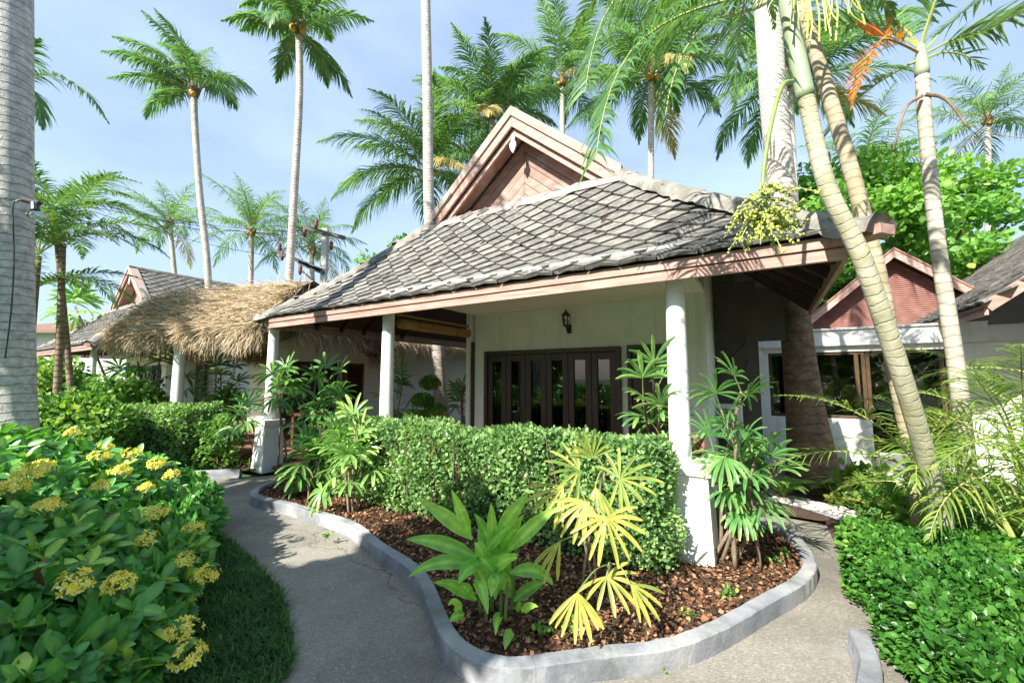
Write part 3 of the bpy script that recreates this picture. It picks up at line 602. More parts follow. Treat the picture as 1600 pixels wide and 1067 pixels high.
def window(par, xa, xb, za, zb, y=.03, nm='window', mid=None):
    g = G(); f = .055
    g.box(xa, xa + f, y, y + .09, za, zb); g.box(xb - f, xb, y, y + .09, za, zb); g.box(xa + f, xb - f, y + .002, y + .088, zb - f, zb); g.box(xa + f, xb - f, y + .002, y + .088, za, za + f)
    if mid: g.box(mid - .03, mid + .03, y + .004, y + .086, za + f, zb - f)
    o = g.build(nm, M['bronze'], par, local=True, bevel=.004)
    g = G(); g.add([(xa + f, y + .05, za + f), (xb - f, y + .05, za + f), (xb - f, y + .05, zb - f), (xa + f, y + .05, zb - f)], [(0, 1, 2, 3)]); g.build('pane', M['glass'], o, local=True)
    return o
window(A, x0, x1, .92, 2.12, mid=ax(1.90)); window(A, ax(2.025), ax(3.08), .925, 2.12, mid=ax(2.98))
g = G()
for k in range(5): g.box(ax(1.0) + k * .2, ax(1.0) + k * .2 + .12, 2.9, 2.92, 1.72 + .0 * k, 1.76); g.box(ax(1.0) + k * .2 + .02, ax(1.0) + k * .2 + .1, 2.9, 2.92, 1.84, 1.88)
g.build('fretwork_panel', M['redboard'], A, local=True)
S = house_thing('door_steps', 'three pale cement steps leading to the annex door', 'steps', 2.55, 5.45, 0)
g = G()
for k in range(3): g.box(-.5, .5, -.35 * (3 - k), -.35 * (2 - k) - .004 if k < 2 else -.002, 0, .13 * (k + 1))
o = g.build('tread', M['step'], S, local=True, bevel=.01)
# cables on the recess wall
g = G(); RS(8)
g.tube(catmull([L(*onv(x, y, 3.0)) for x, y in [(1167, 520), (1160, 540), (1146, 556), (1145, 572), (1156, 583), (1164, 575), (1168, 560)]], 6), .007, 6); tag(g.build('cable', M['black']), 'looped black cable hanging on the shaded passage wall', 'cable')

# red gabled house behind the annex
RH = house_thing('red_house', 'small house with red boarded gable behind the white annex', 'house', 2.95, 8.0, 0)
a0 = np.array((2.95, 4.44)); 
g = G(); zz = np.arange(2.3, 4.18, .045); hw, zb_, za_ = 1.45, 2.95, 4.24; m_ = (za_ - zb_) / hw
for z in zz:
    h = (za_ - z) / m_ if z > zb_ else hw
    if h > .03: g.add([(-h, .0, z), (h, .0, z), (h, .03, z + .040), (-h, .03, z + .040), (-h, .03, z), (h, .03, z)], [(0, 1, 2, 3), (4, 5, 1, 0)])
g.add([(-hw, .034, 2.2), (hw, .034, 2.2), (hw, .034, zb_), (0, .034, za_), (-hw, .034, zb_)], [(0, 1, 2, 3, 4)]); g.box(-hw, hw, .04, 3.5, 0, 2.95)
g.build('gable', M['redboard'], RH, local=True)
for sgn in (-1, 1):
    g = G(); x1 = 1.62
    for (y0, y1, off, ht) in ((-.34, -.29, 0, .17),):
        z1 = za_ + .14 - off; V = [(0, y, z) for y in (y0, y1) for z in (z1, z1 - ht)] + [(sgn * x1, y, z) for y in (y0, y1) for z in (z1 - m_ * x1, z1 - m_ * x1 - ht)]
        g.add(V, [(0, 1, 3, 2), (4, 6, 7, 5), (0, 4, 5, 1), (2, 3, 7, 6), (0, 2, 6, 4), (1, 5, 7, 3)])
    g.build('bargeboard', M['fascia'], RH, local=True)
    g = G(); z1 = za_ + .19; V = [(0, y, z) for y in (-.36, 3.5) for z in (z1, z1 - .045)] + [(sgn * 1.68, y, z) for y in (-.36, 3.5) for z in (z1 - m_ * 1.68, z1 - m_ * 1.68 - .045)]
    g.add(V, [(0, 1, 3, 2), (4, 6, 7, 5), (0, 4, 5, 1), (2, 3, 7, 6), (0, 2, 6, 4), (1, 5, 7, 3)]); g.build('roof', M['redboard'], RH, local=True)

# roof slope at the right edge of the garden
RR = house_thing('side_bungalow', 'grey tiled roof and white wall at the right edge', 'bungalow', 4.2, 6.0, 0)
surf = lambda a, e: np.stack([-1.25 + e, a, 2.60 + .62 * e + .06 * e * e], -1)
g = tiles(surf, lambda a, e: e < 3.2, (-2.2, 7.0), (.0, 3.2), .17, .12, 41); V = []
for e in np.linspace(0, 3.3, 8): V += [(-1.25 + e, -2.2, 2.595 + .62 * e + .06 * e * e), (-1.25 + e, 7.0, 2.595 + .62 * e + .06 * e * e)]
g.add(V, [(2 * i, 2 * i + 1, 2 * i + 3, 2 * i + 2) for i in range(7)], 0, .2); V = [np.array(v) - (0, 0, .06) for v in V]; g.add(V, [(2 * i, 2 * i + 2, 2 * i + 3, 2 * i + 1) for i in range(7)], 0, .2)
g.build('roof_tiles', M['tile'], RR, local=True)
g = G(); g.box(-1.22, -1.18, -2.2, 7.0, 2.46, 2.60); g.beam((-1.2, -2.2, 2.56), (2.0, -2.2, 5.08), .05, .14); g.build('fascia', M['fascia'], RR, local=True)
g = G(); g.box(-.15, 3, -1.6, -1.45, 0, 3.3); g.box(-.15, 0, -1.45, 6.5, 0, 3.2); g.build('wall', M['wall'], RR, local=True)
g = G(); g.box(-.17, -.152, -1.2, -.5, .1, 2.1); g.build('door', M['darkwood'], RR, local=True)

# ---------------------------------------------------------------- thatched pavilion between the two bungalows
TH = house_thing('thatched_pavilion', 'white walled pavilion under a shaggy straw thatched roof', 'pavilion', -8, 0, 0)
def tp(p): return np.array(p) - np.array((-8, 0, 0))
# front pavilion: low steep hood over the porch; rear roof runs back beside the garden
FL = tp((-11.4, -1.1, 2.60)); FR = tp((-7.25, -.05, 2.58)); RL = tp((-10.75, -.1, 3.60)); RT = tp((-7.15, .85, 3.58)); BL = tp((-11.6, 3.2, 2.32)); BR = tp((-7.5, 3.4, 2.35))
Ew = tp((-7.72, .9, 2.62)); Eb = tp((-7.72, 8.2, 2.62)); El = tp((-15.4, .9, 2.55)); Elb = tp((-15.4, 8.2, 2.55))
R0 = tp((-9.6, 2.9, 4.2)); R1 = tp((-13.0, 2.9, 3.8)); R2 = tp((-9.6, 6.2, 4.2)); R3 = tp((-13.0, 6.2, 3.8))
RS(51)
def quadsurf(a, b, c, d):   # eave a->b, ridge d->c
    return lambda s, t: (a[None] * (1 - s)[:, None] + b[None] * s[:, None]) * (1 - t)[:, None] + (d[None] * (1 - s)[:, None] + c[None] * s[:, None]) * t[:, None]
faces = [(FL, FR, RT, RL), (Ew, Eb, R2, R0), (BL, FL, RL, RL), (BR, BL, RL, RT), (R1, R0, R2, R3), (El, Ew, R0, R1), (Elb, El, R1, R3), (Eb, Elb, R3, R2)]
gb = G(); gs = G()
for fi, f in enumerate(faces):
    sf = quadsurf(*f); nu, nv = 46, 16; s, t = np.meshgrid(np.linspace(0, 1, nu), np.linspace(0, 1, nv)); s, t = s.ravel(), t.ravel(); P = sf(s, t)
    P[:, 2] += .10 * np.sin(np.pi * t) * (fi != 4) + .05 * wob(P, 3, 2)
    Fq = [(j * nu + i, j * nu + i + 1, (j + 1) * nu + i + 1, (j + 1) * nu + i) for j in range(nv - 1) for i in range(nu - 1)]
    gb.add(P, Fq); 
    if fi == 4: continue
    gb.add(P - (0, 0, .16), [q[::-1] for q in Fq])
    wd = np.linalg.norm(f[1] - f[0]); n = int(wd * (1900 if fi == 0 else 1500 if fi in (1, 2) else 500))
    s = rng.random(n); t = rng.random(n) ** 1.15; P = sf(s, t); P[:, 2] += .10 * np.sin(np.pi * t) + .01
    down = nrm(((f[0] + f[1]) / 2 - (f[2] + f[3]) / 2)[None] * np.ones((n, 1)) + rng.normal(0, .62, (n, 3)))
    up = nrm(np.cross(f[1] - f[0], f[3] - f[0])); up = up if up[2] > 0 else -up
    d = nrm(down + up[None] * rng.uniform(.0, .34, n)[:, None])
    TT = [(-.5, 0, 0), (.5, 0, 0), (.42, .5, .012), (-.42, .5, .012), (.15, 1, -.02), (-.15, 1, -.02)]
    ln = rng.uniform(.20, .50, n); wdth = rng.uniform(.007, .022, n)
    gs.inst(TT, [(0, 1, 2, 3), (3, 2, 4, 5)], P + up[None] * .02, frames(d, up[None] + rng.normal(0, .3, (n, 3))), np.stack([wdth, ln, ln], 1), 0, np.clip(rng.normal(.5, .25, n), 0, 1))
    n = int(wd * (1500 if fi in (0, 2) else 700 if fi == 1 else 150)); s = rng.random(n); t = rng.random(n) * .75; P = sf(s, t); P[:, 2] += .10 * np.sin(np.pi * t) + .03
    d = nrm(down[:1].mean(0)[None] * .5 + np.array((0, 0, -.55)) + up[None] * rng.uniform(.1, .75, n)[:, None] + rng.normal(0, .3, (n, 3))); ln = rng.uniform(.18, .42, n)
    gs.inst(TT, [(0, 1, 2, 3), (3, 2, 4, 5)], P, frames(d, up[None] + rng.normal(0, .5, (n, 3))), np.stack([rng.uniform(.006, .014, n), ln, ln], 1), 0, np.clip(rng.normal(.5, .28, n), 0, 1))
    # hanging fringe at the eave
    n = int(wd * (800 if fi in (0, 2) else 520 if fi in (1, 3) else 120)); s = rng.random(n); lump = .5 + .5 * wob(np.c_[s * wd, s * 0], 5, 9); P = sf(s, np.zeros(n)); out_ = nrm(up * (1, 1, 0))
    P += out_[None] * rng.uniform(-.12, .07, n)[:, None] + np.array((0, 0, 1)) * rng.uniform(-.15, .05, n)[:, None]
    d = nrm(np.array((0, 0, -1.0))[None] + out_[None] * rng.uniform(-.1, .5, n)[:, None] + rng.normal(0, .22, (n, 3))); ln = rng.uniform(.14, .42, n) * (.6 + .8 * np.clip(lump, 0, 1))
    gs.inst(TT, [(0, 1, 2, 3), (3, 2, 4, 5)], P, frames(d, out_[None] + rng.normal(0, .4, (n, 3))), np.stack([rng.uniform(.006, .014, n), ln, ln], 1), 0, np.clip(rng.normal(.55, .25, n), 0, 1))
for a_, b_ in ((FL, FR), (Ew, Eb)):
    n = 170; q = rng.random((n, 1)); P = a_ + (b_ - a_) * q + rng.normal(0, .05, (n, 3)) - (0, 0, .05); d = nrm(rng.normal(0, .13, (n, 3)) + np.array((0, 0, -1.0))); ln = rng.uniform(.25, .52, n)
    gs.inst(TT, [(0, 1, 2, 3), (3, 2, 4, 5)], P, frames(d, rng.normal(0, 1, (n, 3))), np.stack([rng.uniform(.006, .011, n), ln, ln], 1), 0, rng.random(n))
tr = gb.build('thatch_roof', M['thatch'], TH, smooth=True, local=True); gs.build('straw', M['straw'], tr, local=True)
g = G()
for k_ in np.linspace(.04, .96, 9):
    a_ = FL + (FR - FL) * k_; r_ = RL + (RT - RL) * k_; b_ = BL + (BR - BL) * k_; g.beam(a_ + (0, .05, -.20), r_ + (0, 0, -.27), .045, .06); g.beam(b_ + (0, 0, -.20), r_ + (0, 0, -.27), .045, .06)
for k_ in np.linspace(.06, .94, 14):
    for e0_, e1_ in ((FL, FR), (BL, BR)):
        a_ = e0_ + (RL - e0_) * k_; b_ = e1_ + (RT - e1_) * k_; g.beam(a_ + (.05, 0, -.19), b_ + (-.05, 0, -.19), .03, .022)
for y in np.arange(2.9, 6, .55): g.beam(tp((-7.85, y, 2.50)), tp((-8.7, y, 3.20)), .05, .07)
g.build('rafter', M['redwood'], TH, local=True)
wl_ = -8.45
p1 = onu(441, 568, wl_); p2 = onu(531, 566, wl_); p3 = onu(535, 563, wl_); p4 = onu(569, 562, wl_)
g = G(); xw = wl_ + 8; dz = 2.02
p0 = onu(424, 600, wl_); g.box(xw - .05, xw, p0[1] + .12, p1[1], 0, 3.2); g.box(xw - .15, xw, p1[1], p2[1], dz, 3.2); g.box(xw - .15, xw, p2[1], p3[1], 0, 3.2); g.box(xw - .15, xw, p3[1], p4[1], dz, 3.2); g.box(xw - .15, xw, p4[1], 7.9, 0, 3.2)
g.box(-6.9, xw - .16, 3.4, 3.55, 0, 3.4)
o = g.build('wall', M['wall'], TH, local=True)
g = G(); ya, yb = p1[1], p2[1]; g.box(xw - .1, xw + .012, ya, ya + .07, .12, dz - .07); g.box(xw - .1, xw + .012, yb - .07, yb, .12, dz - .07); g.box(xw - .1, xw + .012, ya, yb, dz - .07, dz - .002)
for k in range(1, 4): yk = ya + (yb - ya) * k / 4; g.box(xw - .09, xw + .005, yk - .05, yk + .05, .12, dz - .072)
o = g.build('glass_door', M['darkwood'], TH, local=True)
g = G(); g.add([(xw - .05, ya + .07, .12), (xw - .05, yb - .07, .12), (xw - .05, yb - .07, dz - .07), (xw - .05, ya + .07, dz - .07)], [(0, 1, 2, 3)]); g.build('pane', M['glass'], o, local=True)
g = G(); ya, yb = p3[1], p4[1]; ym = ya + .16
g.box(xw - .1, xw + .02, ya, ym, .12, dz - .002); g.box(xw - .1, xw + .015, yb - .06, yb, .12, dz - .002)
for z in np.arange(.15, dz - .05, .045): g.add([(xw - .03, ym, z), (xw - .03, yb - .06, z), (xw + .01, yb - .06, z - .035), (xw + .01, ym, z - .035), (xw - .03, ym, z - .006), (xw - .03, yb - .06, z - .006)], [(0, 1, 2, 3), (5, 4, 3, 2)])
g.box(xw - .06, xw - .04, ym, yb - .06, .1, dz - .004); g.build('louvre_door', M['redwood'], TH, local=True)
g = G(); xa, xb = -6.4 + 0, -5.2; g.box(-4.3, -2.1, 3.33, 3.39, .12, 2.1)
for k in range(8): g.box(-4.25 + k * .28, -4.17 + k * .28, 3.29, 3.328, .14, 2.08)
g.build('sliding_door', M['darkwood'], TH, local=True)
g = G(); g.box(-7.2, xw - .16, -.2, 3.39, 0, .16); g.box(xw, .55, .5, 7.8, 0, .14); g.build('deck', M['deck'], TH, local=True)
for px in (278,):
    p = onv(px, 600, -.42); g = G(); g.tube([(p[0] + 8, -.42, z) for z in np.linspace(.5, 2.75, 8)], np.linspace(.11, .098, 8), 24); c = g.build('column', M['white'], TH, smooth=True, local=True)
    g = G(); g.box(p[0] + 8 - .2, p[0] + 8 + .2, -.62, -.22, 0, .6); g.build('plinth', M['white'], c, local=True, bevel=.01)
t = house_thing('porch_table', 'brown wooden table on the thatched porch behind the plinth', 'table', -7.55, 1.5, .14)
g = G(); g.box(-.7, .35, -.4, .4, .70, .75); g.build('table_top', M['redwood'], t, local=True, bevel=.01)
for x in (-.62, .27):
    for y in (-.32, .32): g = G(); g.box(x - .04, x + .04, y - .04, y + .04, 0, .70); g.build('leg', M['redwood'], t, local=True)
# far low building left
t = thing('far_building', 'far low white building with brown eaves behind the areca palms', 'building', (-22, 24, 0))
g = G(); g.box(-30, -18.5, 24, 30, 0, 4.3); g.build('wall', M['wall'], t)
g = G(); g.add([(-31, 23, 4.35), (-17.5, 23, 4.35), (-19, 27, 5.3), (-30, 27, 5.3), (-31, 23, 4.2), (-17.5, 23, 4.2)], [(0, 1, 2, 3), (4, 5, 1, 0)]); g.build('roof', M['deck'], t)

# ---------------------------------------------------------------- plants: generators
def frond(g, base, az, e0, e1, length, leaf, nl=46, wid=.03, vee=.35, droop=.8, ang0=75, ang1=28, start=.14, rr=.018, m=(0, 1), pw=1.35, rcol=.5, side=0.0, npts=14, lift=0., taper=.5, rip=.0, sides=(-1, 1), path=None, pmin=.16):
    """one feather leaf: a bending rachis with two rows of drooping leaflets"""
    s = np.linspace(0, 1, npts); el = e0 + (e1 - e0) * s ** pw; azs = az + side * s ** 1.5
    D = np.stack([np.cos(el) * np.cos(azs), np.cos(el) * np.sin(azs), np.sin(el)], 1)
    P = np.asarray(base, float)[None] + np.concatenate([[np.zeros(3)], np.cumsum((D[:-1] + D[1:]) / 2 * length / (npts - 1), 0)])
    if path is not None:
        P = catmull(path, 6); a_ = np.concatenate([[0], np.cumsum(np.linalg.norm(np.diff(P, axis=0), axis=1))]); P = np.stack([np.interp(s * a_[-1], a_, P[:, i]) for i in range(3)], 1); D = nrm(np.gradient(P, axis=0))
    g.tube(P, rr * (1 - .85 * s), 5, m[1], caps=False, ring=False)
    ss = np.linspace(start, .995, nl); jj = rng.normal(0, .25 / nl, nl)
    for sg in sides:
        q = np.clip(ss + jj * .5 + (sg > 0) * .4 / nl, 0, 1)
        C = np.stack([np.interp(q, s, P[:, i]) for i in range(3)], 1); T = nrm(np.stack([np.interp(q, s, D[:, i]) for i in range(3)], 1))
        hz = nrm(np.cross(T, (0, 0, 1.0)) + 1e-4); N = np.cross(hz, T)
        a = np.radians(ang0 + (ang1 - ang0) * q + rng.normal(0, 8, nl)); v = vee + rng.normal(0, .10, nl)
        d0 = nrm(T * np.cos(a)[:, None] + (hz * sg + N * v[:, None]) * np.sin(a)[:, None])
        prof = np.clip(np.sin(np.pi * (.12 + .86 * ((q - start) / (1 - start))) ** .8), pmin, 1)
        ll = leaf * prof * rng.uniform(.75, 1.12, nl); k = 4
        pts = [C]; dd = d0; 
        for i in range(k):
            dd = nrm(dd + np.array((0, 0, -1.0)) * (droop / k) * (.5 + i * .45) * (1 + rng.normal(0, .32, (nl, 1)))); pts.append(pts[-1] + dd * (ll / k)[:, None])
        pts = np.stack(pts, 1); wv = nrm(np.cross(d0, N + hz * sg * -.3)); wt = np.array([.55, 1.0, .85, .5, .04]) * wid / 2
        V = np.stack([pts + wv[:, None] * wt[None, :, None], pts - wv[:, None] * wt[None, :, None]], 2).reshape(-1, 3)
        o = (np.arange(nl) * 10)[:, None, None]; Fq = (o + np.array([[2 * i, 2 * i + 1, 2 * i + 3, 2 * i + 2] for i in range(k)])[None]).reshape(-1, 4)
        r = np.clip(rcol + rng.normal(0, .13, nl), 0, 1); g.add(V, Fq, m[0], np.repeat(r, 10))
    return P
def coconut(px_path, Y, base_px=None, flen=3.0, nf=17, r0=.15, r1=.11, seed=1, label='', bark='bark', swept=0., nuts=True, dead=1, path3=None, loc=None, crown=True, elmin=-.6, spec=None, name='coconut_palm', nl=72, azs=None, leafk=.30):
    RS(seed)
    P3 = path3 if path3 is not None else [at(x, y, Y) for x, y in px_path]
    top = np.array(P3[0]); b = np.array(P3[-1])
    if b[2] > .02: dirn = (P3[-1] - P3[-2]); kk = b[2] / max(.3, -dirn[2]) ; b = b + np.array((dirn[0] * .4, 0, dirn[2])) * kk; b[2] = -.02; P3 = list(P3) + [b]
    t = thing(name, label, 'palm tree', (b[0], b[1], 0), 'coconut palms')
    C = catmull(P3[::-1], 8); h = np.concatenate([[0], np.cumsum(np.linalg.norm(np.diff(C, axis=0), axis=1))])
    rad = r1 + (r0 - r1) * np.exp(-h / (h[-1] * .35)) + r0 * .55 * np.exp(-h / .45)
    g = G(); g.tube(C, rad, 16); g.build('trunk', M[bark], t, smooth=True)
    if not crown: return t
    g = G(); g.tube([top - (0, 0, .28), top + (0, 0, .0), top + (0, 0, .25), top + (0, 0, .7)], [r1 * 1.1, r1 * 1.75, r1 * 1.4, .03], 9)
    for k in range(10):
        a = k * 2.4; g.beam(top + (np.cos(a) * r1 * 1.2, np.sin(a) * r1 * 1.2, -.22), top + (np.cos(a) * r1 * 1.9, np.sin(a) * r1 * 1.9, .15), .10, .02)
    g.build('crown_heart', M['dry'] if False else M['cane'], t)
    for i in range(nf if spec is None else len(spec)):
        if spec is not None:
            az, e0, e1, lk = spec[i]; g = G(); frond(g, top + (0, 0, .1), az + rng.normal(0, .06), e0, e1, flen * lk, flen * .3, nl, .042, .25, 1.4, 66, 22, rr=.028, rcol=.45, side=rng.normal(0, .15)); g.build('frond', [M['coco_leaf'], M['rachis']], t); continue
        u = (i + .5) / nf; az = i * 2.39996 + rng.normal(0, .2) if azs is None else azs[i % len(azs)] + rng.normal(0, .12)
        e0 = 1.42 - 1.6 * u + rng.normal(0, .08); e1 = e0 - rng.uniform(.7, 1.4)
        e1 = max(e1, -1.45); g = G(); old = i >= nf - dead
        if swept: az = az + swept * math.sin(math.pi - az) * .55
        frond(g, top + (0, 0, .12 - .2 * u), az, max(e0, elmin), max(e1, -1.5), flen * rng.uniform(.85, 1.08) * (.72 if i < 2 else 1), flen * leafk, nl, .042, .28, 1.4, 66, 22, rr=.028, rcol=.75 if old else .38 + .2 * (1 - u), side=rng.normal(0, .25) + swept * .3)
        g.build('frond', [M['coco_yel'] if old else M['coco_leaf'], M['rachis']], t)
    if nuts:
        for k in range(4):
            g = G(); a = rng.uniform(3.6, 5.8); c = top + (np.cos(a) * .22, np.sin(a) * .22, -.12 - .08 * rng.random()); g.tube([c + (0, 0, z) for z in (.1, .07, 0, -.07, -.1)], [.02, .07, .09, .07, .02], 9); g.build('coconut', M['nut'], t, smooth=True)
    return t
def fan(g, hub, A, N, n, ln, spread, wid=.03, droop=.5, rcol=.5, m=0, tipcut=True):
    """fan leaf: leaflets radiating from the hub in the plane of A, normal N"""
    A = nrm(A); N = nrm(N - A * (N @ A)); S = np.cross(A, N)
    for i in range(n):
        th = math.radians(-spread + 2 * spread * (i + .5) / n) + rng.normal(0, .05); d = nrm(A * math.cos(th) + S * math.sin(th) + N * rng.normal(.02, .06)); l = ln * (1 - .22 * abs(th) / 2.2) * rng.uniform(.9, 1.08); w_ = wid * 1.3 * rng.uniform(.8, 1.15)
        p = np.array(hub, float); k = 5; pts = [p]; dd = d
        for j in range(k): dd = nrm(dd + np.array((0, 0, -1.0)) * droop / k * (.35 + j * .35)); p = p + dd * l / k; pts.append(p)
        wv = nrm(np.cross(d, N)); nn = nrm(np.cross(wv, d)); prof = np.array([.20, .55, .9, 1, .92, .42]) * w_ / 2; V = []
        for j in range(k + 1): V += [pts[j] + wv * prof[j] + nn * prof[j] * .35, pts[j], pts[j] - wv * prof[j] + nn * prof[j] * .35]
        Fq = [(3 * j, 3 * j + 1, 3 * j + 4, 3 * j + 3) for j in range(k)] + [(3 * j + 1, 3 * j + 2, 3 * j + 5, 3 * j + 4) for j in range(k)]
        tipb = .35 * (rng.random() < .35); g.add(V, Fq, m, np.clip(rcol + rng.normal(0, .12) + np.tile([.06, -.14, .06], k + 1) + np.repeat([0, 0, 0, 0, .05, tipb + .05], 3), 0, 1))
def lady_palm(base, stems, label, seed=1, mat='rhapis', ln=.28, nleaf=8, wid=.03, group='lady palms in the beds', rc=.42, cr=.013, span=.55):
    """stems: list of (base offset, top point, leaves)"""
    RS(seed); t = thing('lady_palm', label, 'plant', tuple(base), group); cnt = 0
    for off, top, nlv in stems:
        b = np.array(base) + np.array((off[0], off[1], 0)); top = np.array(top, float); mid = (b + top) / 2 + rng.normal(0, .03, 3)
        C = catmull([b, mid, top], 6); g = G(); g.tube(C, cr * np.linspace(1.15, .8, len(C)) * rng.uniform(.85, 1.15), 7); g.build('stem', M['cane'], t, smooth=True)
        for i in range(nlv):
            u = i / max(1, nlv - 1); q = top + (b - top) * u * span; az = i * 2.4 + rng.uniform(0, 1.2) + seed; el = 1.25 - 1.35 * u + rng.normal(0, .15)
            dr = np.array((math.cos(az) * math.cos(el), math.sin(az) * math.cos(el), math.sin(el))); pl = rng.uniform(.10, .24) * ln / .28; hub = q + dr * pl + (0, 0, -.05 * pl)
            g = G(); g.tube([q, q + dr * pl * .5, hub], [.005, .004, .0035], 5, 1)
            A = nrm(dr * .8 + np.array((0, 0, -.35 + .3 * math.sin(el)))); N = np.cross(np.cross(A, (0, 0, 1.0)), A) + rng.normal(0, .2, 3)
            fan(g, hub, A, N, int(rng.integers(6, nleaf + 1)), ln * rng.uniform(.8, 1.1), rng.uniform(80, 125), wid, .55 + .5 * u, rc + .3 * (rng.random() - .3)); g.build('fan_leaf', [M[mat], M['green_stem']], t)
    return t
LEAF2 = [(0, 0, 0), (-.28, .42, .10), (.28, .42, .10), (0, .45, 0), (0, 1, -.05)], [(0, 1, 3, 3), (0, 3, 2, 2)]
LT = np.array([(0, 0, 0), (-.30, .28, .06), (0, .3, 0), (.30, .28, .06), (-.31, .66, .02), (0, .68, -.02), (.31, .66, .02), (0, 1, -.08)]); LF = np.array([(0, 2, 5, 7, 4, 1), (0, 3, 6, 7, 5, 2)])
def leafcloud(g, P, out, size, m=0, r=None, spread=.9, up=.35, jit=.25):
    n = len(P); d = nrm(out + rng.normal(0, spread, (n, 3)) * .8 + np.array((0, 0, up))); N = nrm(out * .8 + rng.normal(0, .6, (n, 3)) + np.array((0, 0, .6)))
    g.inst(LT, LF, P, frames(d, N), size * rng.uniform(1 - jit, 1 + jit, n), m, np.clip(rng.normal(.42, .24, n), 0, 1) if r is None else r)
def box_hedge(name, label, poly, ztop, zbot, size, n, mat, group=None, seed=1, lump=.05, shell=.16, twigs=70, cat='hedge', round_=.12, upz=.3):
    """clipped hedge: leaves in a thick shell round a prism"""
    RS(seed); poly = np.asarray(poly)[:, :2]; c = poly.mean(0); t = thing(name, label, cat, (c[0], c[1], zbot), group)
    E = np.roll(poly, -1, 0) - poly; ln = np.linalg.norm(E, axis=1); area = .5 * abs(np.sum(poly[:, 0] * np.roll(poly[:, 1], -1) - np.roll(poly[:, 0], -1) * poly[:, 1])); sgn = 1 if np.sum(poly[:, 0] * np.roll(poly[:, 1], -1) - np.roll(poly[:, 0], -1) * poly[:, 1]) > 0 else -1
    hz = lambda p: (ztop(p) if callable(ztop) else np.full(len(p), float(ztop)))
    aside = ln.sum() * float(np.mean(hz(poly)) - zbot); nt_ = int(n * area / (area + aside)); P, O = [], []
    p = in_poly(nt_, poly); z = hz(p); P.append(np.c_[p, z]); O.append(np.tile((0, 0, 1.0), (nt_, 1)))
    for i in range(len(poly)):
        k = int((n - nt_) * ln[i] / ln.sum()); s = rng.random(k); q = poly[i] + E[i] * s[:, None]; zz = zbot + (hz(q) - zbot) * rng.random(k) ** .92; o = np.array((E[i][1], -E[i][0], 0)) * sgn / ln[i]
        P.append(np.c_[q, zz]); O.append(np.tile(o, (k, 1)))
    P, O = np.concatenate(P), np.concatenate(O); dep = rng.random(len(P)) ** 1.6 * shell + .10 * np.clip(wob(P, 6.0, seed + 9) - .55, 0, 1)
    # rounded edges
    dz = hz(P[:, :2]) - P[:, 2]; nearc = np.min(np.linalg.norm(P[:, None, :2] - poly[None], axis=2), axis=1)
    P = P - O * dep[:, None] + O * (lump * wob(P, 5.0, seed))[:, None] + O * (lump * .6 * wob(P, 14.0, seed + 3))[:, None] + O * rng.normal(0, .012, (len(P), 1))
    side = np.abs(O[:, 2]) < .5; rd = np.where(side, np.clip(round_ - dz, 0, None) ** 2 / round_ * .6, 0); P -= O * rd[:, None]
    cen = np.r_[c, 0]; pull = np.clip(.25 - nearc, 0, None) * .5; P[:, :2] += nrm(c[None] - P[:, :2]) * pull[:, None]
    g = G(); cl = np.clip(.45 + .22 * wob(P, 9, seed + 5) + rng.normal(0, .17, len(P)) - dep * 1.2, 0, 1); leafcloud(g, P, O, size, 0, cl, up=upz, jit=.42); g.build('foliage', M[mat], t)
    g = G(); q = in_poly(twigs, (poly - c) * .86 + c)
    for a in q:
        h = float(hz(a[None])[0]) - .08; e = a + rng.normal(0, .10, 2); g.tube([(a[0], a[1], zbot), ((a[0] + e[0]) / 2 + .02, (a[1] + e[1]) / 2, (zbot + h) / 2), (e[0], e[1], h)], [.012, .009, .004], 5)
    g.build('stem', M['twig'], t); return t
def shrub(name, label, c, rad, h, size, n, mat, seed=1, cat='shrub', group=None, zc=None, stems=6, up=.4):
    RS(seed); t = thing(name, label, cat, (c[0], c[1], 0), group); rad = np.array(rad, float); zc = h - rad[2] if zc is None else zc; nc = 26; C = rdir(nc) * rng.uniform(.45, .95, (nc, 1)) * rad + np.array((c[0], c[1], zc)); C[:, 2] = np.maximum(C[:, 2], .1)
    k = rng.integers(0, nc, n); cr = rad.mean() * .42; u = rdir(n) * (rng.random((n, 1)) ** .4); P = C[k] + u * cr; P[:, 2] = np.maximum(P[:, 2], .05)
    g = G(); ct = rng.normal(0, .14, nc); r = np.clip(.42 + ct[k] + rng.normal(0, .17, n), 0, 1); leafcloud(g, P, nrm(u), size, 0, r, up=up); g.build('foliage', M[mat], t); g = G()
    for i in range(stems):
        e = C[i % nc]; g.tube(catmull([(c[0] + rng.normal(0, .06), c[1] + rng.normal(0, .06), 0), ((c[0] + e[0]) / 2, (c[1] + e[1]) / 2, e[2] * .55), e], 3), np.linspace(.018, .006, 7), 5)
    g.build('stem', M['twig'], t); return t

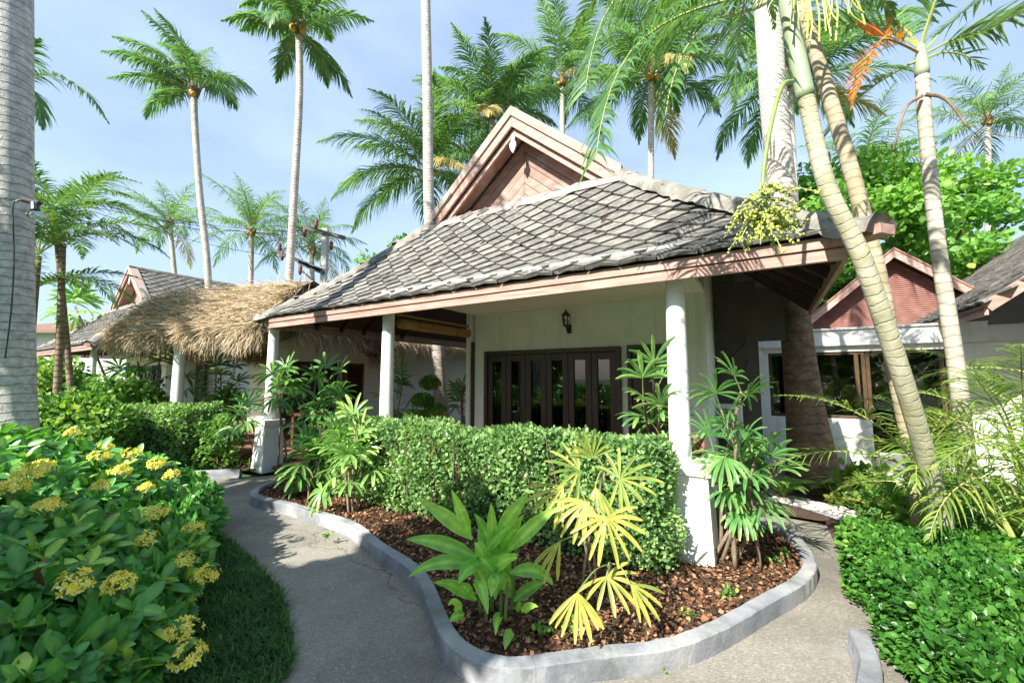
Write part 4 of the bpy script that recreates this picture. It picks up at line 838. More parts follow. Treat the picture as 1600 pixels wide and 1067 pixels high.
# ---------------------------------------------------------------- coconut palms
GP = lambda *a, **k: coconut(*a, **k)
coconut([(13, -700), (14, -300), (15, 0), (14, 300), (15, 520), (17, 640), (19, 690)], 3.9, seed=61, r0=.165, r1=.168, bark='barknear', label='massive grey coconut trunk with flood lamp at the left edge', flen=3.2, nf=12, nuts=False, nl=36)
coconut([(303, 145), (305, 200), (312, 300), (322, 390), (326, 450), (330, 560)], 16, seed=62, label='tall slender coconut palm with windswept crown, second from the left', flen=3.3, r0=.14, r1=.115, spec=[(3.0, 1.25, .35, 1.1), (3.35, .95, .0, 1.05), (2.85, .75, -.15, 1.05), (3.1, .45, -.45, 1.0), (2.3, 1.35, .7, .9), (1.9, 1.45, 1.0, .85), (4.2, 1.35, .7, .9), (3.6, 1.3, .55, 1.0), (2.6, 1.3, .5, 1.1), (3.0, 1.05, .15, 1.12), (3.5, .7, -.3, 1.0), (2.7, .55, -.5, .95), (3.2, 1.4, .8, 1.05), (.2, 1.05, -.9, .8), (-.15, .6, -1.2, .85), (-.35, .2, -1.2, .85), (3.3, -.1, -1.45, .72), (.4, .85, -.9, .8), (5.2, .9, -.6, .7), (1.2, .9, -.6, .7), (3.05, .85, -.1, 1.1), (2.9, 1.5, .6, .95)])
coconut([(467, 44), (468, 150), (460, 300), (452, 440), (446, 560)], 11, seed=63, label='tall pale coconut palm rising just left of the utility pole', flen=2.2, nf=17, dead=0, r0=.135, r1=.088, swept=.3)
RS(5); bd_ = onu(690, 655, -7.35); tb_ = L(-7.35, bd_[1], 0); 
pth3 = [at(662, -160, 11.4), at(665, 0, 11.4), at(668, 150, 11.4), at(671, 350, 11.5), at(682, 520, 11.7), at(688, 620, 11.8), at(697, 668, 11.85)]
coconut(None, 11, seed=64, path3=pth3, label='tall coconut palm whose trunk rises straight through the porch gap', flen=2.8, nf=16, r0=.20, r1=.135, bark='bark')
coconut([(672, 268), (675, 400), (680, 560)], 14.5, seed=65, label='leafy coconut palm behind the left side of the tiled roof', flen=3.9, nf=24, r0=.15, r1=.11, nuts=True)
coconut([(768, 178), (770, 320), (772, 480)], 15, seed=66, label='bright green coconut palm with orange nuts above the gable', flen=3.3, nf=24, r0=.15, r1=.11)
coconut([(878, 128), (880, 320), (884, 480)], 18, seed=67, label='dark coconut palm behind the gable ridge, right of the orange nuts', flen=4.0, nf=19, r0=.15, r1=.11)
coconut([(1017, 118), (1017, 260), (1015, 480)], 13, seed=68, label='coconut palm with yellow blossom and drooping skirt behind the roof', flen=3.2, nf=25, r0=.13, r1=.09, dead=2)
coconut([(1232, 128), (1240, 300), (1250, 520)], 12, seed=69, label='dark coconut crown just behind the thick white trunk', flen=3.4, nf=22, r0=.15, r1=.11)
coconut([(265, 352), (272, 420), (284, 560)], 25, seed=70, label='small distant coconut palm behind the left gable roof', flen=3.6, nf=20, r0=.17, r1=.13, nl=40)
coconut([(393, 362), (392, 440), (390, 560)], 23, seed=71, label='distant coconut palm between the two tall slender trunks', flen=3.9, nf=22, r0=.17, r1=.13, nl=40)
coconut([(487, 385), (488, 440), (490, 560)], 24, seed=72, label='distant coconut palm behind the utility pole', flen=3.8, nf=20, r0=.17, r1=.13, nl=40)
coconut([(1352, 262), (1354, 400), (1356, 520)], 21, seed=73, label='distant pale coconut palm between the ringed trunks and slim palm', flen=4.0, nf=20, r0=.15, r1=.12, nl=40)
coconut([(1543, 190), (1545, 400), (1548, 520)], 21, seed=74, label='distant coconut palm above the green tree at upper right', flen=3.8, nf=20, r0=.17, r1=.13, nl=40)
RS(76); ph = at(14, 138, 8); t = thing('coconut_palm', 'coconut palm hidden by the big left trunk, one frond showing', 'palm tree', (ph[0], ph[1], 0), 'coconut palms'); g = G(); g.tube(np.linspace((ph[0] - .2, 8, 0), ph, 14), .10, 10); g.build('trunk', M['bark'], t, smooth=True)
for pth_ in ([(14, 138), (50, 118), (95, 120), (135, 145), (168, 190)], [(14, 138), (30, 100), (52, 70), (62, 62)], [(14, 138), (40, 135), (58, 155), (66, 200)], [(14, 138), (-40, 110), (-90, 130), (-130, 180)], [(14, 138), (-20, 80), (-60, 60), (-110, 80)]):
    g = G(); frond(g, ph, 0, 0, 0, 1, .55, 44, .04, .2, 1.1, 66, 24, .15, rr=.02, rcol=.35, path=[at(x, y, 8) for x, y in pth_]); g.build('frond', [M['coco_leaf'], M['rachis']], t)
# thick leaning palm beside the roof
pi_ = [at(1188, -140, 6.1), at(1198, 0, 6.1), at(1208, 150, 6.1), at(1222, 300, 6.1), at(1240, 480, 6.1), at(1250, 570, 6.1), at(1258, 640, 6.08), at(1266, 700, 6.06), at(1272, 760, 6.05)]
RS(75); b = np.array((pi_[-1][0], pi_[-1][1], 0)); t = thing('coconut_palm', 'thick leaning coconut palm, brown below the eave and white above the roof', 'palm tree', tuple(b), 'coconut palms')
C = catmull(pi_[::-1] , 8); C = np.vstack([[C[0] - (0, 0, C[0][2] - .0)], C]); z = C[:, 2]; rad = np.interp(z, [0, .3, .7, 1.1, 1.8, 2.6, 4.5, 8], [.36, .33, .285, .25, .215, .195, .19, .185])
k = int(np.sum(z < 3.4)); g = G(); g.tube(C[:k + 1], rad[:k + 1], 20); g.build('trunk', M['barkdark'], t, smooth=True, label='brown lower trunk'); g = G(); g.tube(C[k:], rad[k:], 20, caps=False); g.build('trunk', M['barkpale'], t, smooth=True, label='white upper trunk')  # two bark colours on one trunk: brown below, pale above
top = C[-1]
for i in range(12):
    g = G(); frond(g, top + (0, 0, .1), i * 2.4, 1.0 - .12 * i, -.4 - .07 * i, 3.2, .75, 40, .04, .3, 1.2, rr=.03, rcol=.45); g.build('frond', [M['coco_leaf'], M['rachis']], t)
# flood lamp and cable on the near trunk
lp = at(50, 318, 3.72); t = thing('flood_lamp', 'black clamp flood lamp with round bulb on the big left trunk', 'lamp', tuple(lp))
g = G(); g.tube([at(36, 312, 3.72), at(62, 318, 3.70)], .022, 10); g.box(*[v for a in range(3) for v in (at(54, 322, 3.72)[a] - .02, at(54, 322, 3.72)[a] + .02)]); g.tube([at(54, 318, 3.7), at(55, 330, 3.68)], [.03, .035], 12); g.build('bracket', M['black'], t)
c = at(59, 339, 3.66); g = G(); g.tube([c + np.array((0, 0, .045)), c + np.array((.004, 0, .02)), c + np.array((.01, -.01, 0)), c + np.array((.012, -.012, -.03)), c + np.array((.012, -.012, -.04))], [.03, .062, .075, .05, .012], 18); g.build('bulb', M['lampglass'], t, smooth=True)
g = G(); g.tube(catmull([at(38, 312, 3.71), at(26, 314, 3.69), at(20, 325, 3.68), at(22, 400, 3.68), at(18, 480, 3.68), at(8, 560, 3.68)], 6), .006, 6); g.build('cable', M['black'], t)

# ---------------------------------------------------------------- ringed (manila) palms at right
def manila(path, Y0s, seed, label, bark, r0, r1, crown_el, nf, flen, shaft=None, group='ringed palms at the right', azs=None, els=None, ll=.5, mats=None, cut=None, lens=None):
    RS(seed); P = [at(x, y, Y) for (x, y), Y in zip(path, Y0s)]; b = P[-1]; t = thing('manila_palm', label, 'palm tree', (b[0], b[1], 0), group)
    C = catmull(P[::-1], 10); C = np.vstack([[np.array((C[0][0], C[0][1], -.02))], C]) if C[0][2] > .05 else C; rad = np.linspace(r0, r1, len(C)); rad[:3] *= 1.15
    g = G(); g.tube(C, rad, 16); g.build('trunk', M[bark], t, smooth=True); top = C[-1]
    if shaft:
        dr = nrm(C[-1] - C[-3]); h = np.linspace(0, shaft, 6); g = G(); g.tube([top + dr * a for a in h], np.array([1.02, 1.12, 1.06, .9, .72, .5]) * r1, 14); g.build('crownshaft', M['crownshaft'], t, smooth=True); top = top + dr * shaft * .85
    for i in range(nf):
        az = i * 2.4 + seed if azs is None else azs[i]; e0, e1 = (1.0 - .12 * i, -.6 - .05 * i) if els is None else els[i]; g = G(); mt = (mats or {}).get(i, 'manila_leaf')
        frond(g, top, az, e0, e1, flen * (lens[i] if lens else 1), ll, 40, .034, .45, .7, 70, 30, .16, rr=.017, rcol=.45, pw=1.2); g.build('frond', [M[mt], M['rachis_d' if mt == 'orange_leaf' else 'rachis']], t)
    return t, top, C
mp1, top1, C1 = manila([(1216, -60), (1240, 60), (1262, 165), (1292, 290), (1345, 400), (1390, 530), (1428, 650), (1470, 800)], [2.62, 2.60, 2.58, 2.55, 2.55, 2.62, 2.75, 3.0], 81, 'leaning green ringed palm in front of the roof corner', 'manila', .056, .046, 0, 6, 2.3, .4,
    azs=[2.2, 1.6, .5, 5.7, 4.6, 3.7], els=[(1.0, -.6), (.9, -.5), (.7, -.7), (.6, -.8), (.9, -.3), (.8, -.5)], ll=.42, lens=[1, 1, 1, .9, .8, .9])
for pp_, n_ in (([(1222, -30, 2.62), (1180, -8, 2.62), (1110, 8, 2.6), (1040, 36, 2.56), (988, 78, 2.5), (958, 130, 2.45), (940, 190, 2.4), (932, 240, 2.38)], 64), ([(1222, -60, 2.62), (1150, -75, 2.7), (1070, -70, 2.8), (1000, -40, 2.85), (950, 15, 2.85), (925, 80, 2.8), (915, 140, 2.75)], 54), ([(1222, -20, 2.62), (1190, 10, 2.55), (1120, 30, 2.5), (1075, 70, 2.45), (1050, 130, 2.4), (1040, 180, 2.4)], 44)):
    g = G(); frond(g, top1, 0, 0, 0, 1,   .50, n_, .021, .10, .85, 80, 56, .12, rr=.014, rcol=.24, pmin=.5, path=[at(*q) for q in pp_]); g.build('frond', [M['manila_leaf'], M['rachis']], mp1)
# pale sheath on the trunk
i0 = int(len(C1) * .78); g = G(); seg = C1[i0 - 4:i0 + 14]; g.tube(seg, np.linspace(.054, .048, len(seg)), 14); g.build('leaf_sheath', M['crownshaft'], mp1, smooth=True)
# hanging fruit stalk
RS(83); a = at(1238, 128, 2.5); st = catmull([a, at(1222, 135, 2.42), at(1207, 185, 2.36), at(1194, 260, 2.32), at(1192, 320, 2.30), at(1193, 372, 2.29)], 6); g = G(); g.tube(st, np.linspace(.017, .009, len(st)), 8); fs_ = g.build('fruit_stalk', M['green_stem'], mp1, smooth=True)
g = G(); gf = G(); e = st[-8]
for i in range(46):
    u = i / 46; q = st[int(len(st) - 1 - u * 9)]; az = i * 2.4; el = rng.uniform(-1.0, .3); l = rng.uniform(.10, .26); d = np.array((math.cos(az) * math.cos(el), math.sin(az) * math.cos(el), math.sin(el))); 
    if i < 11: d = nrm(np.array((.9, .3, .45)) + rng.normal(0, .25, 3)); l = rng.uniform(.18, .34)
    pts = np.array([q + d * l * s - np.array((0, 0, .10)) * l / .24 * s * s * (i >= 11) for s in np.linspace(0, 1, 5)]); g.tube(pts, .003, 4)
    for j in range(20):
        s = rng.uniform(.2, 1); c = np.array([np.interp(s, np.linspace(0, 1, 5), pts[:, k]) for k in range(3)]) + rng.normal(0, .010, 3); h = rng.uniform(.006, .010)
        gf.tube([c + (0, 0, h), c + (0, 0, h * .5), c - (0, 0, h * .5), c - (0, 0, h)], [h * .3, h * .8, h * .8, h * .3], 6, ring=False)
g.build('branchlet', M['green_stem'], fs_); gf.build('fruit', M['fruit'], fs_, smooth=True)
for i, px in enumerate((1252, 1268, 1285, 1300, 1318, 1335)):   # yellow flower tassels below the crown
    g = G(); q = at(px - 15, -20, 2.5); e = at(px + rng.normal(0, 8), 45 + rng.uniform(-22, 22), 2.5); g.tube(catmull([q, (q + e) / 2 + (.02, 0, .02), e], 5), .006, 6)
    for k in range(3):
        o2 = rng.normal(0, .03, 3); g.tube(catmull([q + o2, (q + e) / 2 + o2, e + o2 * 2 + (0, 0, .08)], 4), .005, 5)
    g.build('flower_tassel', M['fruit'], mp1)
mp2, top2, C2 = manila([(1225, -90), (1262, 40), (1292, 140), (1325, 250), (1352, 350), (1376, 450), (1396, 560), (1425, 700), (1440, 780)], [3.7, 3.65, 3.6, 3.55, 3.5, 3.5, 3.55, 3.6, 3.65], 82, 'brown ringed palm crossing behind the roof corner', 'manila2', .068, .056, 0, 7, 2.5, .4, azs=[2.9, 1.9, 1.0, .2, 5.6, 4.4, 3.6], els=[(.9, -.6)] * 7, ll=.45)
mp3, top3, C3 = manila([(1441, 120), (1446, 200), (1458, 320), (1472, 430), (1486, 520), (1500, 620), (1510, 720), (1516, 790)], [3.75] * 8, 84, 'slim ringed palm with orange dead frond at upper right', 'lichen', .066, .052, 0, 3, 1.9, .34,
    azs=[1.4, 2.2, 4.9], els=[(1.2, .4), (1.1, .2), (1.25, .5)], ll=.42, lens=[.8, .8, .8])
for pp_, mt_, l_, n_ in (([(1440, 85, 3.75), (1410, 70, 3.7), (1378, 62, 3.66), (1355, 92, 3.62), (1340, 130, 3.6), (1332, 165, 3.6)], 'orange_leaf', .30, 44), ([(1440, 92, 3.75), (1400, 112, 3.8), (1345, 150, 3.9), (1295, 205, 4.0), (1262, 260, 4.1)], 'manila_leaf', .42, 40), ([(1445, 85, 3.75), (1490, 62, 3.7), (1545, 45, 3.6), (1600, 18, 3.5), (1660, -5, 3.4)], 'manila_leaf', .42, 40), ([(1444, 80, 3.75), (1480, 40, 3.8), (1525, 5, 3.8), (1590, -30, 3.8)], 'manila_leaf', .42, 40), ([(1447, 92, 3.75), (1475, 82, 3.7), (1510, 88, 3.65), (1536, 108, 3.62)], 'manila_leaf', .20, 12)):
    g = G(); frond(g, top3, 0, 0, 0, 1, l_, n_, .026 if l_ > .3 else .016, .3, .6, 65, 28, .2, rr=.013, rcol=.4, path=[at(*q) for q in pp_]); g.build('frond', [M[mt_], M['rachis_d' if mt_ == 'orange_leaf' else 'rachis']], mp3)
g = G(); RS(88); q = at(1385, 58, 3.66); e = at(1338, 34, 3.6); e2 = at(1395, 8, 3.6)
for a_ in (e, e2):
    V = [q, q + (a_ - q) * .5 + np.array((.03, 0, .05)), a_, q + (a_ - q) * .5 - np.array((.03, 0, .05))]; V += [v + np.array((0, .008, 0)) for v in V]; g.add(V, [(0, 1, 2, 3), (7, 6, 5, 4), (0, 4, 5, 1), (1, 5, 6, 2), (2, 6, 7, 3), (3, 7, 4, 0)], 0, .4)
g.build('dead_sheath', M['orange_leaf'], mp3)
RS(85)
for (p0, p1, p2) in (((1440, 150), (1415, 170), (1396, 235)), ((1446, 147), (1478, 156), (1510, 196))):
    g = G(); c = catmull([at(*p0, 3.7), at(*p1, 3.66), at(*p2, 3.62)], 6); g.tube(c, np.linspace(.018, .009, len(c)), 7)
    for k in range(7): e = c[-1] + rng.normal(0, .14, 3) - (0, 0, .12); g.tube(catmull([c[-1], (c[-1] + e) / 2 + rng.normal(0, .02, 3), e], 3), .003, 4)
    g.build('old_flower_stalk', M['cane'], mp3)

# ---------------------------------------------------------------- areca clumps
def areca(base, stems, nfr, flen, label, seed, mat='areca_leaf', ll=.42, dens=34, bark='slimbark', wid=.026, rc=.45, group='areca palms', e0r=(.5, 1.35), loose=1.0):
    RS(seed); t = thing('areca_palm', label, 'palm tree', tuple(base), group)
    for (b, top, r) in stems:
        b = np.array(b, float); top = np.array(top, float); C = catmull([b, (b + top) / 2 + rng.normal(0, .04, 3), top], 6); g = G(); g.tube(C, np.linspace(r * 1.15, r * .85, len(C)), 10); g.build('stem', M[bark], t, smooth=True)
        for i in range(nfr):
            az = i * 2.4 + rng.uniform(0, .9) + seed; e0 = rng.uniform(*e0r); g = G()
            frond(g, top + (0, 0, .02), az, e0, e0 - rng.uniform(1.1, 1.9) * loose, flen * rng.uniform(.8, 1.1), ll, dens, wid, .5, 1.0, 64, 34, .16, rr=.010, rcol=rc, pw=1.2, side=rng.normal(0, .3)); g.build('frond', [M[mat], M['rachis']], t)
    return t
def Pg(px, py, Y): return at(px, py, Y)
ab = at(92, 620, 7.4); ab[2] = 0
areca(ab, [((ab[0] + .0, ab[1], 0), at(98, 380, 7.4), .055), ((ab[0] - .3, ab[1] - .1, 0), at(60, 400, 7.2), .05), ((ab[0] + .15, ab[1] + .3, 0), at(85, 330, 7.7), .05), ((ab[0] - .5, ab[1] + .2, 0), at(40, 460, 7.4), .045)], 9, 2.0, 'tall dark areca palm clump beside the big left trunk', 91, 'manila_leaf', .45, 46, rc=.5, wid=.030)
ab = at(1470, 860, 3.25); ab[2] = .05
areca(ab, [((3.42, 2.88, .05), (3.40, 2.86, .50), .03), ((3.70, 2.95, .05), (3.68, 2.95, .75), .03), ((4.05, 3.0, .05), (4.08, 3.0, .85), .03), ((3.45, 3.5, .05), (3.42, 3.5, .85), .03), ((4.3, 3.6, .05), (4.35, 3.6, 1.0), .03)], 8, 1.25, 'bushy yellow green areca palm clump behind the dark hedge', 92, 'areca_leaf', .40, 26, wid=.014, rc=.42, e0r=(.35, 1.3), bark='green_stem')
ab = at(1590, 640, 4.6); ab[2] = .05
areca(ab, [((5.3, 4.3, .05), (5.25, 4.25, 1.25), .035), ((5.7, 4.1, .05), (5.7, 4.1, 1.5), .035)], 6, 1.6, 'taller areca palm arching in from the right edge', 93, 'areca_leaf', .42, 28, wid=.015, rc=.4, e0r=(.5, 1.2), bark='green_stem')
# small fan palm far left
t = lady_palm(at(290 * 0 + 205, 520, 15) * (1, 1, 0), [((0, 0), at(118, 480, 17), 9)], 'distant light green fan palm left of the pink gable', 94, 'rhapis', .9, 12, .10, None, .7, .05, .12)

# ---------------------------------------------------------------- broadleaf trees
def tree(name, label, base, crown, n, size, mat, seed, nc=40, trunk=.16, cat='tree', group=None, clump=.34):
    RS(seed); base = np.array(base, float); t = thing(name, label, cat, tuple(base), group); c, rad = np.array(crown[0], float), np.array(crown[1], float)
    C = c + rdir(nc) * rad * rng.uniform(.35, 1.0, (nc, 1)) ** .6; g = G(); mid = base + (c - base) * .6; g.tube(catmull([base, (base + mid) / 2 + rng.normal(0, .1, 3), mid, c], 5), np.linspace(trunk, trunk * .4, 16), 10); g.build('trunk', M['twig'], t, smooth=True); g = G()
    for q in C[:22]: g.tube(catmull([mid, (mid + q) / 2 + rng.normal(0, .12, 3), q], 4), np.linspace(trunk * .4, .012, 9), 6)
    g.build('limb', M['twig'], t); k = rng.integers(0, nc, n); cr = rad.mean() * clump; u = rdir(n) * rng.random((n, 1)) ** .45; u[:, 2] *= .6; P = C[k] + u * cr * rng.uniform(.7, 1.2, nc)[k][:, None]
    g = G(); ct = rng.normal(0, .13, nc); leafcloud(g, P, nrm(u + (0, 0, .3)), size, 0, np.clip(.45 + ct[k] + rng.normal(0, .16, n), 0, 1), up=-.1, spread=1.0); g.build('crown', M[mat], t); return t
tree('broadleaf_tree', 'large light green broadleaf tree behind the red gable', (12.5, 13.5, 0), ((12.6, 13.5, 5.6), (4.6, 3.0, 3.3)), 26000, .20, 'broad', 101, 90, .3, group='broadleaf trees', clump=.26)
tree('broadleaf_tree', 'low dense tree between the red gable and the tiled roof', (8.6, 15, 0), ((8.6, 15, 3.6), (2.6, 2.0, 2.2)), 9000, .18, 'broad', 102, 46, .2, group='broadleaf trees', clump=.32)
tree('broadleaf_tree', 'small leafy tree under the coconut fronds left of the roof hip', (-3.6, 16.5, 0), ((-3.6, 16.5, 5.6), (2.3, 1.8, 2.0)), 9000, .16, 'broad', 103, 40, .18, group='broadleaf trees', clump=.32)
# the tall garden tree behind the photographer whose shade falls across the path
for k_, (cx_, cy_, lab) in enumerate(((-4.86, -1.32, 'slender shade tree standing left behind the viewpoint'), (-7.6, 1.85, 'slender shade tree beside the flower bush, left of the view'))):
    tree('shade_tree', lab, (cx_ - .6, cy_ - .5, 0), ((cx_, cy_, 4.9), (1.15, 1.15, 1.0)), (3400, 1500)[k_], .22, 'broad', 104 + k_, 30, .12, group='shade trees', clump=.36)
for k_, (cx_, cy_, hh_) in enumerate(((-15, 2.5, 2.6), (-14.8, 6.2, 2.5), (-15.5, -1.5, 2.6), (-9, -13, 4.2), (-3.5, -11.5, 4.0), (2, -12, 4.2), (7.5, -11, 4.0), (13, -8, 4.0))):
    tree('garden_tree', 'bushy garden tree in the row behind the viewpoint, seen in the door glass', (cx_, cy_, 0), ((cx_, cy_, hh_), (3.2, 1.6, 3.6) if hh_ > 3 else (1.7, 2.0, 2.1)), 6000, .34, 'broad', 110 + k_, 34, .16, group='trees behind the viewpoint', clump=.42)

# ---------------------------------------------------------------- clipped hedges
Lp = lambda x, y: L(x, y)[:2]
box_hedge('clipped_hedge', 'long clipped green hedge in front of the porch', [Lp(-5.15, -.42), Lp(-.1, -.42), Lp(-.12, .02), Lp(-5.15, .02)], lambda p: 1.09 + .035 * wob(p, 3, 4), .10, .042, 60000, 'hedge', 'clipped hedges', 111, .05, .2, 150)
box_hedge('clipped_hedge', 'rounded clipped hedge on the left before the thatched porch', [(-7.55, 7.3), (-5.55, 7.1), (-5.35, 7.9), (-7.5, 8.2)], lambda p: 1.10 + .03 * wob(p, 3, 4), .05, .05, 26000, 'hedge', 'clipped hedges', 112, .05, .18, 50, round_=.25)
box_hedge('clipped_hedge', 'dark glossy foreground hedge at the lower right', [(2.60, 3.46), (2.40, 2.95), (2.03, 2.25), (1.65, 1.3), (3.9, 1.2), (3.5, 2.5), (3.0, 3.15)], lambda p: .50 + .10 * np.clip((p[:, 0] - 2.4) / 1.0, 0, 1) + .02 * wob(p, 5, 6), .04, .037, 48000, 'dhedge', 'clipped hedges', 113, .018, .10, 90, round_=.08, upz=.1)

# ---------------------------------------------------------------- ixora bank with yellow flowers
RS(121); IX = thing('ixora_bush', 'big glossy leaved bush with yellow flower clusters at lower left', 'bush', (-3.2, 2.8, 0))
edge = np.array([(-1.62, 1.0), (-1.74, 1.7), (-1.95, 2.3), (-2.35, 3.0), (-2.85, 3.75), (-3.2, 4.4), (-4.0, 4.9), (-5.4, 5.3)])
edge_c = catmull(np.c_[edge, np.zeros(len(edge))], 8)[:, :2]
def ixd(p): return np.min(np.linalg.norm(p[:, None] - edge_c[None], axis=2), axis=1)
def ixh(p): d = ixd(p); return .22 + .55 * (1 - np.exp(-d / .30)) + .30 * d - .035 * d * d + .07 * wob(p, 3.2, 8)
poly = np.vstack([edge, [(-7.5, 4.6), (-6, 2), (-3.6, .9)]])
p = in_poly(11000, poly); dist = np.linalg.norm(p, axis=1); keep = rng.random(len(p)) < np.clip(1.9 / dist * 1.9, .2, 1); p = p[keep]; z = ixh(p)
top = np.c_[p, z - rng.random(len(p)) ** 1.5 * .34]; gx = np.c_[ixh(p + (.05, 0)) - ixh(p - (.05, 0)), ixh(p + (0, .05)) - ixh(p - (0, .05))] / .1
otop = nrm(np.c_[-gx, np.ones(len(p)) * .8])
ns = 4200; s = rng.random(ns) * (len(edge_c) - 1); i = s.astype(int); q = edge_c[i] + (edge_c[np.minimum(i + 1, len(edge_c) - 1)] - edge_c[i]) * (s - i)[:, None]
q += rng.normal(0, .03, q.shape); tn = nrm(edge_c[np.minimum(i + 1, len(edge_c) - 1)] - edge_c[np.maximum(i - 1, 0)]); on = np.c_[tn[:, 1], -tn[:, 0], np.zeros(ns)]
zz = rng.random(ns) * .5; sidep = np.c_[q, zz + .03] + on * (.10 * np.sin(np.pi * np.clip(zz / .5, 0, 1)) - .04 - rng.random(ns) * .12)[:, None]
PP = np.vstack([top, sidep]); OO = np.vstack([otop, nrm(on + (0, 0, .35))])
sv = np.array([0, .12, .32, .56, .80, .93, 1.0]); wv = np.array([.03, .20, .38, .46, .36, .17, .01]); TL = []
for a, b in zip(sv, wv): TL += [(-b * .5, a, .05 * b * 2 - .18 * a * a), (0, a, -.02 - .18 * a * a), (b * .5, a, .05 * b * 2 - .18 * a * a)]
TL = np.array(TL); FL_ = np.array([(3 * j, 3 * j + 1, 3 * j + 4, 3 * j + 3) for j in range(6)] + [(3 * j + 1, 3 * j + 2, 3 * j + 5, 3 * j + 4) for j in range(6)]); FL = FL_
MR = np.tile([-.07, .20, -.07], 7)
g = G(); pick = rng.random(len(PP)) < .30; RC = PP[pick]; RO = nrm(OO[pick] * .75 + rng.normal(0, .38, (pick.sum(), 3)) + np.array((0, -.05, .35))); nw = len(RC)
A1 = nrm(np.cross(RO, rng.normal(0, 1, (nw, 3)))); A2 = np.cross(RO, A1); ph = rng.uniform(0, 6.28, nw); tone = np.clip(rng.normal(.30, .12, nw) + (rng.random(nw) < .10) * .42, 0, 1)
for lay, (cnt, opn, sc_, dz) in enumerate(((3, .95, .78, .035), (4, .42, 1.0, .0), (4, .05, 1.0, -.05))):
    for kq in range(cnt):
        th = ph + lay * .8 + kq * 2 * np.pi / cnt + rng.normal(0, .22, nw); op = opn + rng.normal(0, .18, nw); d = nrm(A1 * np.cos(th)[:, None] + A2 * np.sin(th)[:, None] + RO * op[:, None]); N = nrm(RO - d * np.sum(RO * d, 1)[:, None] + rng.normal(0, .12, (nw, 3)))
        g.inst(TL, FL, RC + RO * dz, frames(d, N), rng.uniform(.10, .185, nw) * sc_, 0, np.clip(tone + (.12 if lay == 0 else 0) + rng.normal(0, .09, nw), 0, 1), MR)
n = len(PP)
g.build('foliage', M['ixora'], IX, smooth=True)
g = G()
for a in rng.integers(0, n, 160):
    e = PP[a]; b = np.array((e[0] + rng.normal(-.1, .08), e[1] + rng.normal(0, .08), 0.0)); g.tube(catmull([b, (b + e) / 2 + rng.normal(0, .04, 3), e], 3), np.linspace(.010, .004, 7), 5)
g.build('branch', M['twig'], IX)
# flower clusters placed where the photo shows them (picture point, distance)
FLW = [(232, 845, 2.75), (185, 915, 2.15), (113, 918, 2.0), (290, 985, 2.25), (292, 1028, 2.1), (288, 878, 2.75), (322, 902, 2.75), (243, 805, 3.0), (302, 830, 3.2), (228, 765, 3.5), (245, 728, 3.7), (205, 712, 3.9), (157, 715, 3.6), (190, 738, 3.3), (158, 762, 3.0), (70, 728, 3.2), (60, 738, 2.8), (75, 793, 2.4), (22, 765, 2.3), (48, 742, 2.5), (112, 678, 4.2), (270, 745, 3.9), (165, 700, 4.1)]
for (px, py, Y) in FLW:
    c = at(px, py, Y - .20); g = G(); m_ = int(rng.integers(28, 42)); u = rdir(m_); u[:, 2] = np.abs(u[:, 2]) * .8; R0_ = rng.uniform(.052, .074); u = nrm(u + (.1, -.35, 0)); cc = c + u * R0_ * rng.uniform(.75, 1.1, (m_, 1))
    PT = np.array([(0, 0, 0), (-.27, .5, .10), (.27, .5, .10), (0, 1, .02)]); PF = np.array([(0, 2, 3, 1)])
    for kq in range(4):
        a1 = nrm(np.cross(u, rng.normal(0, 1, (m_, 3)))) if kq == 0 else a1; a2 = np.cross(u, a1); th = kq * math.pi / 2; dd = nrm(a1 * math.cos(th) + a2 * math.sin(th) + u * .25); g.inst(PT, PF, cc, frames(dd, u), rng.uniform(.018, .025, m_), 0, rng.random(m_))
    for j in range(0, m_, 2): g.tube([c - np.array((0, 0, .05)), cc[j]], .0015, 3, 1, ring=False)
    g.build('flower_cluster', [M['petal'], M['green_stem']], IX)
RS(125)
for (px, py, Y) in ((185, 800, 2.8), (75, 870, 2.1), (60, 885, 2.0)):
    c = at(px, py, Y - .12); g = G(); g.inst(TL, FL, c[None], frames(nrm(rng.normal(0, .5, (1, 3)) + (0, 0, -.8)), nrm(rng.normal(0, .3, (1, 3)) + (0, -1, .3))), np.array([.11]), 0, rng.random(1)); g.build('withered_leaf', M['dry'], IX, smooth=True)

# ---------------------------------------------------------------- lawn grass
RS(131); gp = np.array([(-1.42, 1.0)] + [tuple(gnd(x, y)[:2]) for x, y in [(456, 1055), (459, 1000), (441, 930), (401, 885), (361, 850), (322, 832)]] + [(-3.6, 4.6), (-3.0, 3.4), (-2.2, 2.4), (-1.9, 1.6), (-1.8, .9)])
p = in_poly(24000, gp); n = len(p); d = nrm(np.c_[rng.normal(0, .75, (n, 2)), np.full(n, .62)]); T = [(-.5, 0, 0), (.5, 0, 0), (.42, .5, .02), (-.42, .5, .02), (.05, 1, -.12), (-.05, 1, -.12)]; ln = rng.uniform(.035, .085, n)
g = G(); g.inst(T, [(0, 1, 2, 3), (3, 2, 4, 5)], np.c_[p, .012 + rng.random(n) * .025], frames(d, np.tile((0, 0, 1.0), (n, 1)) + rng.normal(0, .2, (n, 3))), np.stack([rng.uniform(.006, .011, n), ln, ln], 1), 0, np.clip(.38 + .2 * wob(p, 4, 3) + rng.normal(0, .2, n), 0, 1)); tag(struct(g.build('grass', M['grass']), 'stuff'), 'short broad bladed lawn grass beside the path', 'grass')

